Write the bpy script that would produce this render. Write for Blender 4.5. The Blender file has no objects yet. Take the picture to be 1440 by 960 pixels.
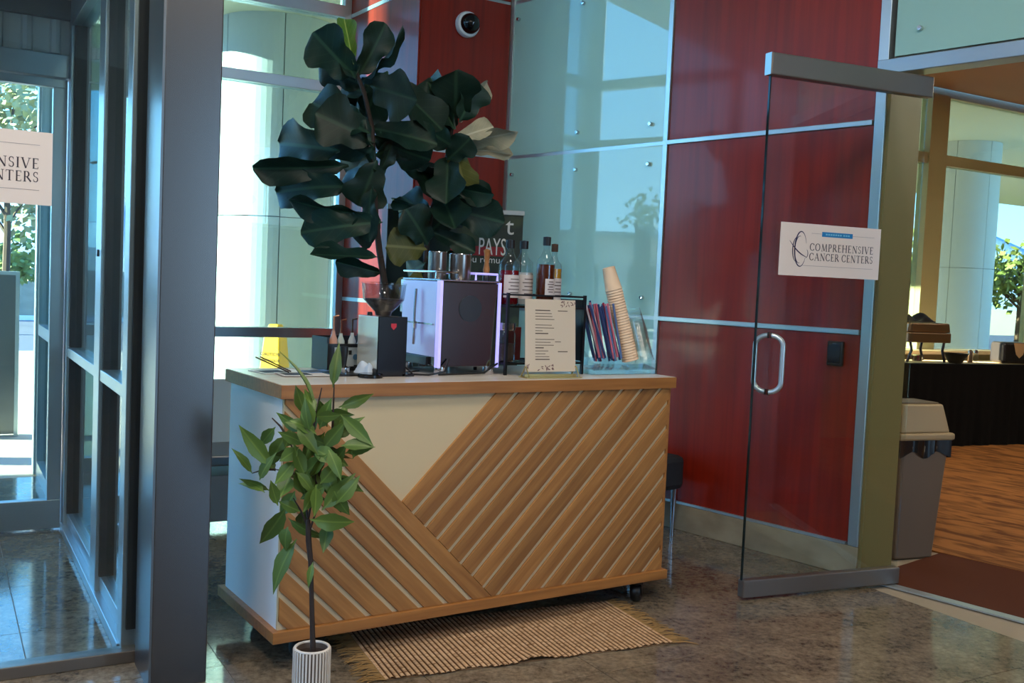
import bpy, bmesh, math, random
from mathutils import Vector, Matrix
random.seed(7)
R = math.radians
sc = bpy.context.scene
COL = sc.collection

# ------------------------------------------------------------------ camera
CH, FPX, PITCH, ROLL = 1.46, 1409.0, 0.0574, 0.0438
_fw = Vector((0, math.cos(PITCH), -math.sin(PITCH))); _rt = Vector((1, 0, 0)); _up = _rt.cross(_fw)
_r2 = _rt * math.cos(ROLL) + _up * math.sin(ROLL); _u2 = -_rt * math.sin(ROLL) + _up * math.cos(ROLL)
cam = bpy.data.cameras.new('camera'); co = bpy.data.objects.new('camera', cam); COL.objects.link(co)
cam.sensor_width = 36.0; cam.lens = FPX * 36.0 / 1440.0; cam.clip_start = 0.05; cam.clip_end = 2000
m = Matrix((_r2, _u2, -_fw)).transposed().to_4x4(); m.translation = (0, 0, CH); co.matrix_world = m
sc.camera = co
def at(px, py, Y):
    """world point on the ray of a photo pixel (1440x960) at world depth Y"""
    d = _fw + _r2 * ((px - 720) / FPX) + _u2 * ((480 - py) / FPX)
    return Vector((0, 0, CH)) + d * (Y / d.y)

# ------------------------------------------------------------------ world, sun, exposure
w = bpy.data.worlds.new('sky'); sc.world = w; w.use_nodes = True
nt = w.node_tree; nt.nodes.clear()
out = nt.nodes.new('ShaderNodeOutputWorld'); bg = nt.nodes.new('ShaderNodeBackground')
tc = nt.nodes.new('ShaderNodeTexCoord'); sp = nt.nodes.new('ShaderNodeSeparateXYZ'); rp = nt.nodes.new('ShaderNodeValToRGB')
nt.links.new(tc.outputs['Generated'], sp.inputs[0]); nt.links.new(sp.outputs['Z'], rp.inputs[0])
nt.links.new(rp.outputs[0], bg.inputs[0]); nt.links.new(bg.outputs[0], out.inputs[0])
rp.color_ramp.elements[0].position = 0.0; rp.color_ramp.elements[0].color = (0.46, 0.74, 1.0, 1)
rp.color_ramp.elements[1].position = 0.7; rp.color_ramp.elements[1].color = (0.10, 0.30, 0.78, 1)
e_ = rp.color_ramp.elements.new(0.18); e_.color = (0.24, 0.56, 1.0, 1)
bg.inputs[1].default_value = 6.5
SUN_TO = Vector((1.04, 0.197, -0.30)).normalized()
sl = bpy.data.lights.new('sun', 'SUN'); sl.energy = 75.0; sl.angle = R(0.5); sl.color = (1.0, 0.85, 0.58)
so = bpy.data.objects.new('sun', sl); COL.objects.link(so); so.rotation_euler = SUN_TO.to_track_quat('-Z', 'Y').to_euler()
so.location = (-20, 4, 12)
sc.cycles.transparent_max_bounces = 48   # many stacked panes and nested cups
sc.view_settings.view_transform = 'Standard'; sc.view_settings.look = 'None'
sc.view_settings.gamma = 1.0; sc.view_settings.exposure = 0.2; sc.view_settings.use_curve_mapping = False

# ------------------------------------------------------------------ material helpers
def S(r, g, b):
    f = lambda c: (c / 255 / 12.92) if c / 255 <= 0.04045 else ((c / 255 + 0.055) / 1.055) ** 2.4
    return (f(r), f(g), f(b), 1)
MATS = {}
def pm(name, col, rough=0.5, metal=0.0, spec=0.5, coat=0.0, emit=None, es=0.0, noise=None, bump=None, trans=0.0, ior=None, sheen=0):
    """noise=(scale xyz, second colour, low, high[, coords]); bump=(scale xyz, strength)"""
    mt = bpy.data.materials.new(name); mt.use_nodes = True; n = mt.node_tree; b = n.nodes['Principled BSDF']
    b.inputs['Base Color'].default_value = col; b.inputs['Roughness'].default_value = rough; b.inputs['Metallic'].default_value = metal
    b.inputs['Specular IOR Level'].default_value = spec
    if coat: b.inputs['Coat Weight'].default_value = coat; b.inputs['Coat Roughness'].default_value = 0.08
    if trans: b.inputs['Transmission Weight'].default_value = trans
    if ior: b.inputs['IOR'].default_value = ior
    if sheen: b.inputs['Sheen Weight'].default_value = sheen
    if emit: b.inputs['Emission Color'].default_value = emit; b.inputs['Emission Strength'].default_value = es
    if noise or bump:
        t = n.nodes.new('ShaderNodeTexCoord')
    if noise:
        mp = n.nodes.new('ShaderNodeMapping'); mp.inputs['Scale'].default_value = noise[0]
        nz = n.nodes.new('ShaderNodeTexNoise'); nz.inputs['Scale'].default_value = 1; nz.inputs['Detail'].default_value = 6
        cr = n.nodes.new('ShaderNodeValToRGB'); cr.color_ramp.elements[0].color = col; cr.color_ramp.elements[1].color = noise[1]
        cr.color_ramp.elements[0].position = noise[2]; cr.color_ramp.elements[1].position = noise[3]
        n.links.new(t.outputs['Object'], mp.inputs[0]); n.links.new(mp.outputs[0], nz.inputs[0]); n.links.new(nz.outputs[0], cr.inputs[0])
        n.links.new(cr.outputs[0], b.inputs['Base Color'])
    if bump:
        mp = n.nodes.new('ShaderNodeMapping'); mp.inputs['Scale'].default_value = bump[0]
        nz = n.nodes.new('ShaderNodeTexNoise'); nz.inputs['Scale'].default_value = 1; nz.inputs['Detail'].default_value = 4
        bp = n.nodes.new('ShaderNodeBump'); bp.inputs['Strength'].default_value = bump[1]; bp.inputs['Distance'].default_value = 0.01
        n.links.new(t.outputs['Object'], mp.inputs[0]); n.links.new(mp.outputs[0], nz.inputs[0]); n.links.new(nz.outputs[0], bp.inputs['Height'])
        n.links.new(bp.outputs[0], b.inputs['Normal'])
    MATS[name] = mt
    return mt
def glass(name, tint, ior=1.5, rough=0.0):
    """thin pane: tinted see-through plus Fresnel mirror"""
    mt = bpy.data.materials.new(name); mt.use_nodes = True; n = mt.node_tree; n.nodes.clear()
    o = n.nodes.new('ShaderNodeOutputMaterial'); mx = n.nodes.new('ShaderNodeMixShader'); fr = n.nodes.new('ShaderNodeFresnel')
    tr = n.nodes.new('ShaderNodeBsdfTransparent'); gl = n.nodes.new('ShaderNodeBsdfGlossy')
    ge = n.nodes.new('ShaderNodeNewGeometry'); mr = n.nodes.new('ShaderNodeMapRange'); mr.inputs['To Min'].default_value = ior; mr.inputs['To Max'].default_value = 1 / ior
    n.links.new(ge.outputs['Backfacing'], mr.inputs[0]); n.links.new(mr.outputs[0], fr.inputs[0])   # same reflectance from both sides
    tr.inputs[0].default_value = tint; gl.inputs['Roughness'].default_value = rough
    n.links.new(fr.outputs[0], mx.inputs[0]); n.links.new(tr.outputs[0], mx.inputs[1]); n.links.new(gl.outputs[0], mx.inputs[2]); n.links.new(mx.outputs[0], o.inputs[0])
    MATS[name] = mt
    return mt
def vary(mt, amount=0.25, hue=0.0):
    """each object its own slightly different tone"""
    n = mt.node_tree; b = n.nodes['Principled BSDF']; inp = b.inputs['Base Color']
    oi = n.nodes.new('ShaderNodeObjectInfo'); mr = n.nodes.new('ShaderNodeMapRange'); hs = n.nodes.new('ShaderNodeHueSaturation')
    mr.inputs['To Min'].default_value = 1 - amount; mr.inputs['To Max'].default_value = 1 + amount
    n.links.new(oi.outputs['Random'], mr.inputs[0]); n.links.new(mr.outputs[0], hs.inputs['Value'])
    if inp.links: n.links.new(inp.links[0].from_socket, hs.inputs['Color'])
    else: hs.inputs['Color'].default_value = inp.default_value
    n.links.new(hs.outputs[0], inp)
    return mt

alu = pm('brushed_aluminium', S(165, 175, 180), 0.35, 0.85)
alu_lt = pm('light_aluminium', S(190, 200, 203), 0.3, 0.75)
alu_dk = pm('dark_frame_metal', S(118, 120, 122), 0.3, 0.9)
pillar_m = pm('pillar_steel', S(100, 96, 94), 0.26, 0.9)
rail_m = pm('door_rail_bronze', S(126, 116, 106), 0.35, 0.75)
gasket = pm('black_gasket', S(18, 20, 24), 0.6)
black = pm('black_plastic', S(16, 16, 18), 0.4)
black_gl = pm('gloss_black', S(10, 10, 12), 0.12)
blackmetal = pm('black_wire', S(14, 14, 16), 0.4, 0.3)
chrome = pm('chrome', S(205, 205, 208), 0.12, 1.0)
steel = pm('polished_steel', S(190, 190, 195), 0.16, 1.0)
mirror = pm('mirror_panel', S(122, 134, 134), 0.06, 1.0)
white = pm('white_paint', S(232, 234, 236), 0.45)
cream = pm('cream_board', S(206, 186, 148), 0.55)
ceil_m = pm('ceiling_paint', S(205, 203, 196), 0.8)
red = pm('red_veneer', S(146, 36, 16), 0.33, 0, 0.3, 0.2, noise=((26, 26, 1.2), S(122, 29, 14), 0.35, 0.7), bump=((60, 60, 2), 0.04))
teal = pm('teal_back_painted_glass', S(178, 222, 210), 0.02, 0, 0.5, ior=1.7)
frost = pm('frosted_teal_glass', S(150, 190, 178), 0.25, 0, 0.5)
stone = pm('beige_stone', S(168, 152, 126), 0.4, noise=((5, 5, 9), S(138, 122, 98), 0.35, 0.7))
olive = pm('olive_jamb_paint', S(126, 110, 62), 0.55)
brownmat = pm('brown_border_carpet', S(78, 40, 24), 0.9, spec=0.1)
conc = pm('pale_paving', S(158, 154, 148), 0.9, noise=((1.2, 1.2, 1.2), S(144, 140, 134), 0.3, 0.7))
asph = pm('shaded_asphalt', S(56, 66, 86), 0.9)  # bluish shade is put into this colour
soff = pm('canopy_soffit', S(206, 198, 172), 0.8)
colm = pm('white_column_panel', S(190, 193, 193), 0.5)
tanw = pm('tan_block_wall', S(176, 164, 144), 0.9, noise=((3, 3, 5), S(150, 140, 124), 0.3, 0.7))
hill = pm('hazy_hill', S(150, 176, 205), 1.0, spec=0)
bldg = pm('pale_stucco', S(178, 172, 160), 0.9)
whtb = pm('white_render_wall', S(238, 238, 234), 0.9)  # near white so the added sun blocker bounces skylight indoors
wood = vary(pm('oak_slat', S(168, 118, 62), 0.5, noise=((3, 40, 40), S(128, 82, 38), 0.3, 0.75), bump=((6, 90, 90), 0.08)), 0.16)
woodrail = pm('oak_rail', S(168, 112, 56), 0.42, noise=((3, 50, 50), S(134, 86, 40), 0.3, 0.75))
topm = pm('pale_laminate_top', S(214, 206, 196), 0.25, noise=((2, 12, 2), S(200, 190, 178), 0.3, 0.7))
leafm = {}
def leafmat(name, c1, c2, vein, rough=0.48, side=7.0):
    mt = pm(name, c1, rough, spec=0.35); n = mt.node_tree; b = n.nodes['Principled BSDF']
    t = n.nodes.new('ShaderNodeTexCoord'); s = n.nodes.new('ShaderNodeSeparateXYZ'); ab = n.nodes.new('ShaderNodeMath'); ab.operation = 'ABSOLUTE'
    n.links.new(t.outputs['Object'], s.inputs[0]); n.links.new(s.outputs['Y'], ab.inputs[0])
    m1 = n.nodes.new('ShaderNodeMapRange'); m1.inputs['From Min'].default_value = 0.012; m1.inputs['From Max'].default_value = 0.03; m1.inputs['To Min'].default_value = 1; m1.inputs['To Max'].default_value = 0
    n.links.new(ab.outputs[0], m1.inputs[0])
    # side veins: stripes of x - 0.8*|y|
    mu = n.nodes.new('ShaderNodeMath'); mu.operation = 'MULTIPLY_ADD'; mu.inputs[1].default_value = -0.9
    n.links.new(ab.outputs[0], mu.inputs[0]); n.links.new(s.outputs['X'], mu.inputs[2])
    fr = n.nodes.new('ShaderNodeMath'); fr.operation = 'MULTIPLY'; fr.inputs[1].default_value = side; n.links.new(mu.outputs[0], fr.inputs[0])
    f2 = n.nodes.new('ShaderNodeMath'); f2.operation = 'FRACT'; n.links.new(fr.outputs[0], f2.inputs[0])
    m2 = n.nodes.new('ShaderNodeMapRange'); m2.inputs['From Min'].default_value = 0.0; m2.inputs['From Max'].default_value = 0.1; m2.inputs['To Min'].default_value = 0.5; m2.inputs['To Max'].default_value = 0
    n.links.new(f2.outputs[0], m2.inputs[0])
    mxm = n.nodes.new('ShaderNodeMath'); mxm.operation = 'MAXIMUM'; n.links.new(m1.outputs[0], mxm.inputs[0]); n.links.new(m2.outputs[0], mxm.inputs[1])
    nz = n.nodes.new('ShaderNodeTexNoise'); nz.inputs['Scale'].default_value = 4; n.links.new(t.outputs['Object'], nz.inputs[0])
    a = n.nodes.new('ShaderNodeMix'); a.data_type = 'RGBA'; a.inputs[6].default_value = c1; a.inputs[7].default_value = c2; n.links.new(nz.outputs[0], a.inputs[0])
    c = n.nodes.new('ShaderNodeMix'); c.data_type = 'RGBA'; c.inputs[7].default_value = vein; n.links.new(a.outputs[2], c.inputs[6]); n.links.new(mxm.outputs[0], c.inputs[0])
    n.links.new(c.outputs[2], b.inputs['Base Color'])
    return vary(mt, 0.25)
fig_dark = leafmat('fig_leaf_dark', S(16, 42, 34), S(22, 52, 38), S(44, 74, 54))
fig_green = leafmat('fig_leaf_fresh', S(74, 112, 40), S(92, 128, 50), S(150, 170, 96))  # lighter green copy, used for the top leaf
fig_pale = leafmat('fig_leaf_dry', S(150, 146, 120), S(176, 168, 142), S(190, 184, 160), 0.6)
fig_olive = leafmat('fig_leaf_olive', S(74, 80, 34), S(92, 92, 44), S(120, 120, 70))
tree_lf = leafmat('young_tree_leaf', S(62, 90, 32), S(44, 74, 30), S(100, 124, 56), 0.4, 0.01)
bark = pm('brown_bark', S(74, 52, 34), 0.8, noise=((20, 20, 60), S(50, 36, 26), 0.3, 0.7))
barkdk = pm('dark_stem', S(46, 34, 28), 0.7)
pane_w = glass('window_pane', (0.78, 0.92, 0.92, 1), 1.5)
pane_f = glass('facade_pane', (0.44, 0.62, 0.66, 1), 1.5)
pane_t = glass('tinted_window_pane', (0.52, 0.62, 0.59, 1), 1.5)
pane_d = glass('clear_door_pane', (0.93, 0.96, 0.95, 1), 1.5)
acryl = glass('clear_acrylic', (0.93, 0.95, 0.95, 1), 1.45)
clearp = glass('clear_plastic_cup', (0.985, 0.975, 0.965, 1), 1.45, 0.12)
botg = glass('bottle_glass', (0.88, 0.93, 0.94, 1), 1.5)
# polished granite
gran = bpy.data.materials.new('polished_granite'); gran.use_nodes = True
n = gran.node_tree; b = n.nodes['Principled BSDF']; t = n.nodes.new('ShaderNodeTexCoord')
geo = n.nodes.new('ShaderNodeNewGeometry')
z1 = n.nodes.new('ShaderNodeTexNoise'); z1.inputs['Scale'].default_value = 5; z1.inputs['Detail'].default_value = 8; z1.inputs['Roughness'].default_value = 0.7
z2 = n.nodes.new('ShaderNodeTexNoise'); z2.inputs['Scale'].default_value = 34; z2.inputs['Detail'].default_value = 5; z2.inputs['Roughness'].default_value = 0.75
n.links.new(geo.outputs['Position'], z1.inputs[0]); n.links.new(geo.outputs['Position'], z2.inputs[0])
c1 = n.nodes.new('ShaderNodeValToRGB'); c1.color_ramp.elements[0].color = S(58, 52, 45); c1.color_ramp.elements[0].position = 0.36; c1.color_ramp.elements[1].color = S(142, 126, 104); c1.color_ramp.elements[1].position = 0.68
c2 = n.nodes.new('ShaderNodeValToRGB'); c2.color_ramp.elements[0].color = S(30, 29, 28); c2.color_ramp.elements[0].position = 0.36; c2.color_ramp.elements[1].color = S(164, 148, 126); c2.color_ramp.elements[1].position = 0.64
mx = n.nodes.new('ShaderNodeMix'); mx.data_type = 'RGBA'; mx.inputs[0].default_value = 0.38
n.links.new(z1.outputs[0], c1.inputs[0]); n.links.new(z2.outputs[0], c2.inputs[0]); n.links.new(c1.outputs[0], mx.inputs[6]); n.links.new(c2.outputs[0], mx.inputs[7]); n.links.new(mx.outputs[2], b.inputs['Base Color'])
b.inputs['Roughness'].default_value = 0.1
vary(gran, 0.14)
grout = pm('beige_grout', S(130, 118, 100), 0.7)
# patterned carpet
carp = bpy.data.materials.new('rust_patterned_carpet'); carp.use_nodes = True
n = carp.node_tree; b = n.nodes['Principled BSDF']; t = n.nodes.new('ShaderNodeTexCoord'); mp = n.nodes.new('ShaderNodeMapping'); mp.inputs['Scale'].default_value = (1.5, 4.2, 1); mp.inputs['Rotation'].default_value = (0, 0, 0.5)
wv = n.nodes.new('ShaderNodeTexNoise'); wv.inputs['Scale'].default_value = 2.0; wv.inputs['Detail'].default_value = 4; wv.inputs['Distortion'].default_value = 1.2
cr = n.nodes.new('ShaderNodeValToRGB'); cr.color_ramp.elements[0].color = S(84, 50, 26); cr.color_ramp.elements[0].position = 0.34; cr.color_ramp.elements[1].color = S(136, 90, 48); cr.color_ramp.elements[1].position = 0.6
n.links.new(t.outputs['Object'], mp.inputs[0]); n.links.new(mp.outputs[0], wv.inputs[0]); n.links.new(wv.outputs[0], cr.inputs[0]); n.links.new(cr.outputs[0], b.inputs['Base Color'])
b.inputs['Roughness'].default_value = 0.95; b.inputs['Specular IOR Level'].default_value = 0.1

# ------------------------------------------------------------------ mesh helpers
class M:
    def __init__(s): s.v = []; s.f = []
    def add(s, vs, fs):
        k = len(s.v); s.v += [tuple(p) for p in vs]; s.f += [tuple(i + k for i in f) for f in fs]; return s
    def box(s, x0, y0, z0, x1, y1, z1):
        return s.add([(x0,y0,z0),(x1,y0,z0),(x1,y1,z0),(x0,y1,z0),(x0,y0,z1),(x1,y0,z1),(x1,y1,z1),(x0,y1,z1)],
                     [(3,2,1,0),(4,5,6,7),(0,1,5,4),(1,2,6,5),(2,3,7,6),(3,0,4,7)])
    def tube(s, pts, r, nn=8, cap=True):
        pts = [Vector(p) for p in pts]; rs = r if isinstance(r, (list, tuple)) else [r] * len(pts); vs = []; fs = []; ref = None
        for i, p in enumerate(pts):
            d = (pts[min(i + 1, len(pts) - 1)] - pts[max(i - 1, 0)]).normalized()
            if ref is None:
                ref = Vector((0, 0, 1)) if abs(d.z) < 0.9 else Vector((1, 0, 0))
            a = d.cross(ref); 
            if a.length < 1e-5: a = d.orthogonal()
            a.normalize(); bb = a.cross(d).normalized(); ref = bb
            for k in range(nn):
                an = 2 * math.pi * k / nn; vs.append(p + a * (math.cos(an) * rs[i]) + bb * (math.sin(an) * rs[i]))
        for i in range(len(pts) - 1):
            for k in range(nn):
                k2 = (k + 1) % nn; fs.append((i*nn+k, i*nn+k2, (i+1)*nn+k2, (i+1)*nn+k))
        if cap: fs.append(tuple(range(nn))[::-1]); fs.append(tuple((len(pts)-1)*nn + k for k in range(nn)))
        return s.add(vs, fs)
    def lathe(s, prof, nn=24, c=(0, 0, 0), close=True):
        vs = []; fs = []
        for r, z in prof:
            for k in range(nn):
                a = 2 * math.pi * k / nn; vs.append((c[0] + r * math.cos(a), c[1] + r * math.sin(a), c[2] + z))
        for i in range(len(prof) - 1):
            for k in range(nn):
                k2 = (k + 1) % nn; fs.append((i*nn+k, i*nn+k2, (i+1)*nn+k2, (i+1)*nn+k))
        if close: fs.append(tuple(range(nn))[::-1]); fs.append(tuple((len(prof)-1)*nn + k for k in range(nn)))
        return s.add(vs, fs)
    def prism(s, poly, a, bq, fn=lambda x, y, h: (x, y, h)):
        k = len(poly); vs = [fn(x, y, a) for x, y in poly] + [fn(x, y, bq) for x, y in poly]
        fs = [tuple(range(k))[::-1], tuple(range(k, 2 * k))] + [(i, (i+1) % k, (i+1) % k + k, i + k) for i in range(k)]
        return s.add(vs, fs)
    def grid(s, fn, nu, nv):
        vs = [fn(i / nu, j / nv) for j in range(nv + 1) for i in range(nu + 1)]
        fs = [(j*(nu+1)+i, j*(nu+1)+i+1, (j+1)*(nu+1)+i+1, (j+1)*(nu+1)+i) for j in range(nv) for i in range(nu)]
        return s.add(vs, fs)
    def xf(s, mt):
        s.v = [tuple(mt @ Vector(p)) for p in s.v]; return s
    def mesh(s, name, mat, smooth=False):
        me = bpy.data.meshes.new(name); me.from_pydata(s.v, [], s.f); 
        bm = bmesh.new(); bm.from_mesh(me); bmesh.ops.recalc_face_normals(bm, faces=bm.faces); bm.to_mesh(me); bm.free()
        if mat: me.materials.append(mat)
        if smooth:
            me.polygons.foreach_set('use_smooth', [True] * len(me.polygons)); me.set_sharp_from_angle(angle=R(40))
        me.update(); return me
def link(name, me, parent=None, loc=(0, 0, 0), rz=0.0, bevel=0, label=None, cat=None, group=None, kind=None):
    o = bpy.data.objects.new(name, me); COL.objects.link(o)
    if parent: o.parent = parent
    o.location = loc; o.rotation_euler = (0, 0, rz)
    if bevel:
        md = o.modifiers.new('bevel', 'BEVEL'); md.width = bevel; md.segments = 2; md.limit_method = 'ANGLE'; md.angle_limit = R(40)
    if label: o['label'] = label
    if cat: o['category'] = cat
    if group: o['group'] = group
    if kind: o['kind'] = kind
    return o
def ob(name, mb, mat, parent=None, smooth=False, **k):
    return link(name, mb.mesh(name, mat, smooth), parent, **k)
def thing(name, label, cat, loc=(0, 0, 0), rz=0.0, group=None, kind=None):
    return link(name, None, None, loc, rz, 0, label, cat, group, kind)
def box(name, mat, parent, x0, y0, z0, x1, y1, z1, **k):
    """box with its origin at its centre"""
    c = Vector(((x0+x1)/2, (y0+y1)/2, (z0+z1)/2)); h = Vector((abs(x1-x0)/2, abs(y1-y0)/2, abs(z1-z0)/2))
    return ob(name, M().box(-h.x, -h.y, -h.z, h.x, h.y, h.z), mat, parent, loc=c, **k)
def copy_tree(o, parent=None):
    c = o.copy(); COL.objects.link(c); c.parent = parent
    for ch in list(o.children): copy_tree(ch, c)
    return c
def text(name, body, size, mat, parent, loc, rot, align='CENTER', depth=0.0006, sx=1.0):
    cu = bpy.data.curves.new(name, 'FONT'); cu.body = body; cu.size = size; cu.align_x = align; cu.align_y = 'CENTER'; cu.extrude = depth; cu.resolution_u = 3
    t_ = bpy.data.objects.new(name + '_tmp', cu); COL.objects.link(t_)
    bpy.context.view_layer.update()
    me = bpy.data.meshes.new_from_object(t_.evaluated_get(bpy.context.evaluated_depsgraph_get()))
    bpy.data.objects.remove(t_); bpy.data.curves.remove(cu)
    me.name = name; me.materials.clear(); me.materials.append(mat)
    o = link(name, me, parent, loc); o.rotation_euler = rot; o.scale = (sx, 1, 1)
    return o

# ------------------------------------------------------------------ frames of the place
G = Vector((-1.39, 8.0, 0)); FY = R(30)                # facade: x along the glass front, y outward
Fd = Vector((math.cos(FY), math.sin(FY), 0)); Fn = Vector((-Fd.y, Fd.x, 0))
def FA(x, y, z=0): return G + Fd * x + Fn * y + Vector((0, 0, z))
VA = Vector((-2.41, 5.5, 0))                           # vestibule outer corner, same directions
def VE(x, y, z=0): return VA + Fd * x + Fn * y + Vector((0, 0, z))
Wn = Vector((0.745, 0.667, 0)); Wd = Vector((0.667, -0.745, 0)); C0 = Wn * 4.86 - Wd * 5.58
WY = math.atan2(Wd.y, Wd.x)                            # right wall: x along it towards the doorway, y into it
def WA(x, y, z=0): return C0 + Wd * x + Wn * y + Vector((0, 0, z))
J1, J2, J3, CEIL = 1.285, 2.375, 3.485, 4.5

# ================================================================== STRUCTURE
# lobby floor: granite tiles with grout, aligned to the glass front
TS = 0.638
fl = ob('floor', M().box(-8, -14.0, -0.06, 4.6, 0.0, -0.004), grout, loc=G, rz=FY, label='dark polished granite tile floor of the lobby', cat='floor', kind='structure')
tile_me = M().box(-TS/2+.002, -TS/2+.002, -0.02, TS/2-.002, TS/2-.002, 0).mesh('floor_tile', gran)
big = M(); nt_ = 0
for i in range(-12, 8):
    for j in range(-22, 7):
        x = 0.058 + TS * (i + 0.5); y = -3.956 + TS * (j + 0.5)
        if y + TS/2 > 0.02: continue
        p = FA(x, y)
        if (p - C0).dot(Wn) > -0.1: continue
        if p.y > 2.6 and -3.4 < p.x < 3:
            link('floor_tile', tile_me, fl, (x, y, 0)); nt_ += 1
        else: big.box(x-TS/2+.002, y-TS/2+.002, -0.02, x+TS/2-.002, y+TS/2-.002, 0)
ob('floor_tile_field', big, gran, fl, kind='stuff')

# right wall (glass panels, then red panels)
wr = ob('wall_right', M().box(0, 0.06, 0, 2.95, 0.30, CEIL), bldg, loc=C0, rz=WY, label='right wall clad with teal glass and glossy red panels', cat='wall', kind='structure')
zs = [0.16, J1, J2, J3, CEIL]
for k in range(4):
    a, bq = zs[k] + .012, zs[k+1] - .012
    box('glass_panel', teal, wr, 0.03, 0.0, a, 1.485, 0.012, bq)
    box('red_panel', red, wr, 1.525, 0.0, a, 2.885, 0.03, bq)
for z in (J1, J2, J3):
    box('joint_trim', alu_lt, wr, 1.51, -0.012, z-.014, 2.88, 0.03, z+.014, bevel=.003)
    box('joint_trim', alu_lt, wr, 0.0, 0.004, z-.012, 1.49, 0.03, z+.012)
box('base_trim', alu_lt, wr, 0, -0.012, 0.16, 2.88, 0.03, 0.175)
box('corner_trim', alu_lt, wr, 1.488, -0.012, 0.16, 1.52, 0.03, CEIL)
box('corner_trim', alu_lt, wr, 0.0, -0.01, 0.16, 0.028, 0.03, CEIL)
box('end_trim', alu_lt, wr, 2.893, -0.014, 0.16, 2.95, 0.05, CEIL, bevel=.003)
bolt_me = M().lathe([(0.0135, 0), (0.0135, 0.018), (0.011, 0.022), (0.0, 0.0225)], 14).mesh('standoff_bolt', chrome, True)
for z0, z1 in zip(zs[:-1], zs[1:]):
    for x in (0.08, 0.73, 1.375):
        for z in (z0 + 0.125, z1 - 0.125):
            o = link('standoff_bolt', bolt_me, wr, (x, 0.0, z)); o.rotation_euler = (R(90), 0, 0)
bb = ob('baseboard_right', M().box(0, -0.012, 0, 2.95, 0.06, 0.158), stone, loc=C0, rz=WY, label='beige stone baseboard under the red panels', cat='baseboard', kind='structure', bevel=.003)

# doorway wall above and beyond: header, frosted transom, olive reveal, far return
jm = ob('trim_1', M().box(2.95, 0.0, 0, 2.97, 0.33, 2.61), olive, loc=C0, rz=WY, label='olive painted jamb of the meeting room doorway', cat='door jamb', kind='structure', bevel=.002)
hd = ob('trim_2', M().box(2.90, -0.03, 2.61, 4.995, 0.10, 2.685), alu, loc=C0, rz=WY, label='metal header beam above the meeting room doorway', cat='header', kind='structure', bevel=.004)
wt = ob('wall_transom', M().box(2.97, 0.06, 2.686, 4.995, 0.33, CEIL), bldg, loc=C0, rz=WY, label='wall above the doorway clad with frosted glass', cat='wall', kind='structure')
for x0, x1 in ((2.975, 4.985),):
    box('frosted_panel', frost, wt, x0, 0.0, 2.70, x1, 0.012, J3 - .01); box('frosted_panel', frost, wt, x0, 0.0, J3 + .01, x1, 0.012, CEIL)
    for x in (x0 + .13, x1 - .13):
        o = link('standoff_bolt', bolt_me, wt, (x, 0, 2.82)); o.rotation_euler = (R(90), 0, 0)
we = ob('wall_end', M().box(5.0, 0.0, 0, 14.0, 0.3, CEIL), red, loc=C0, rz=WY, label='red clad wall at the far side of the doorway', cat='wall', kind='structure')
# meeting room floor strips
th = ob('trim_3', M().box(2.98, -0.03, 0.0, 4.99, 0.03, 0.008), alu_lt, loc=C0, rz=WY, label='thin metal threshold strip across the doorway', cat='threshold', kind='structure')
bs = ob('floor_border', M().box(2.98, 0.03, -0.05, 8.6, 0.90, 0.004), brownmat, loc=C0, rz=WY, label='dark brown carpet border just inside the doorway', cat='carpet', kind='structure')
def toW(x, y):
    p = FA(x, y) - C0; return (p.dot(Wd), p.dot(Wn))
mpoly = [(2.98, .901), (8.6, .901), toW(5.0, -9.0), toW(11.5, -9.0), toW(11.5, -.1), toW(5.2, -.1), toW(2.25, -3.4)]
cpf = ob('floor_carpet', M().prism(mpoly, -0.05, 0.006), carp, loc=C0, rz=WY, label='rust patterned carpet of the meeting room', cat='carpet', kind='structure')
mc = ob('ceiling_meeting', M().prism([(2.6, .34), (8.6, .34)] + mpoly[2:], 3.86, 3.9), pm('brown_ceiling', S(150, 98, 58), 0.7), loc=C0, rz=WY, label='brown ceiling of the meeting room', cat='ceiling', kind='structure')
mwr = ob('wall_meeting_right', M().box(11.5, -9.0, 0, 11.6, -.1, 3.86), olive, loc=G, rz=FY, label='olive far right wall of the meeting room', cat='wall', kind='structure')
mwb = ob('wall_meeting_rear', M().box(4.0, -9.1, 0, 11.6, -9.0, 3.86), olive, loc=G, rz=FY, label='olive near wall of the meeting room', cat='wall', kind='structure')
mwl = ob('wall_meeting', M().prism([(5.2, -.1), (5.0, -.1), (2.1, -3.4), (2.25, -3.4)], 0, 3.86), olive, loc=G, rz=FY, label='olive side wall inside the meeting room', cat='wall', kind='structure')

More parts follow.
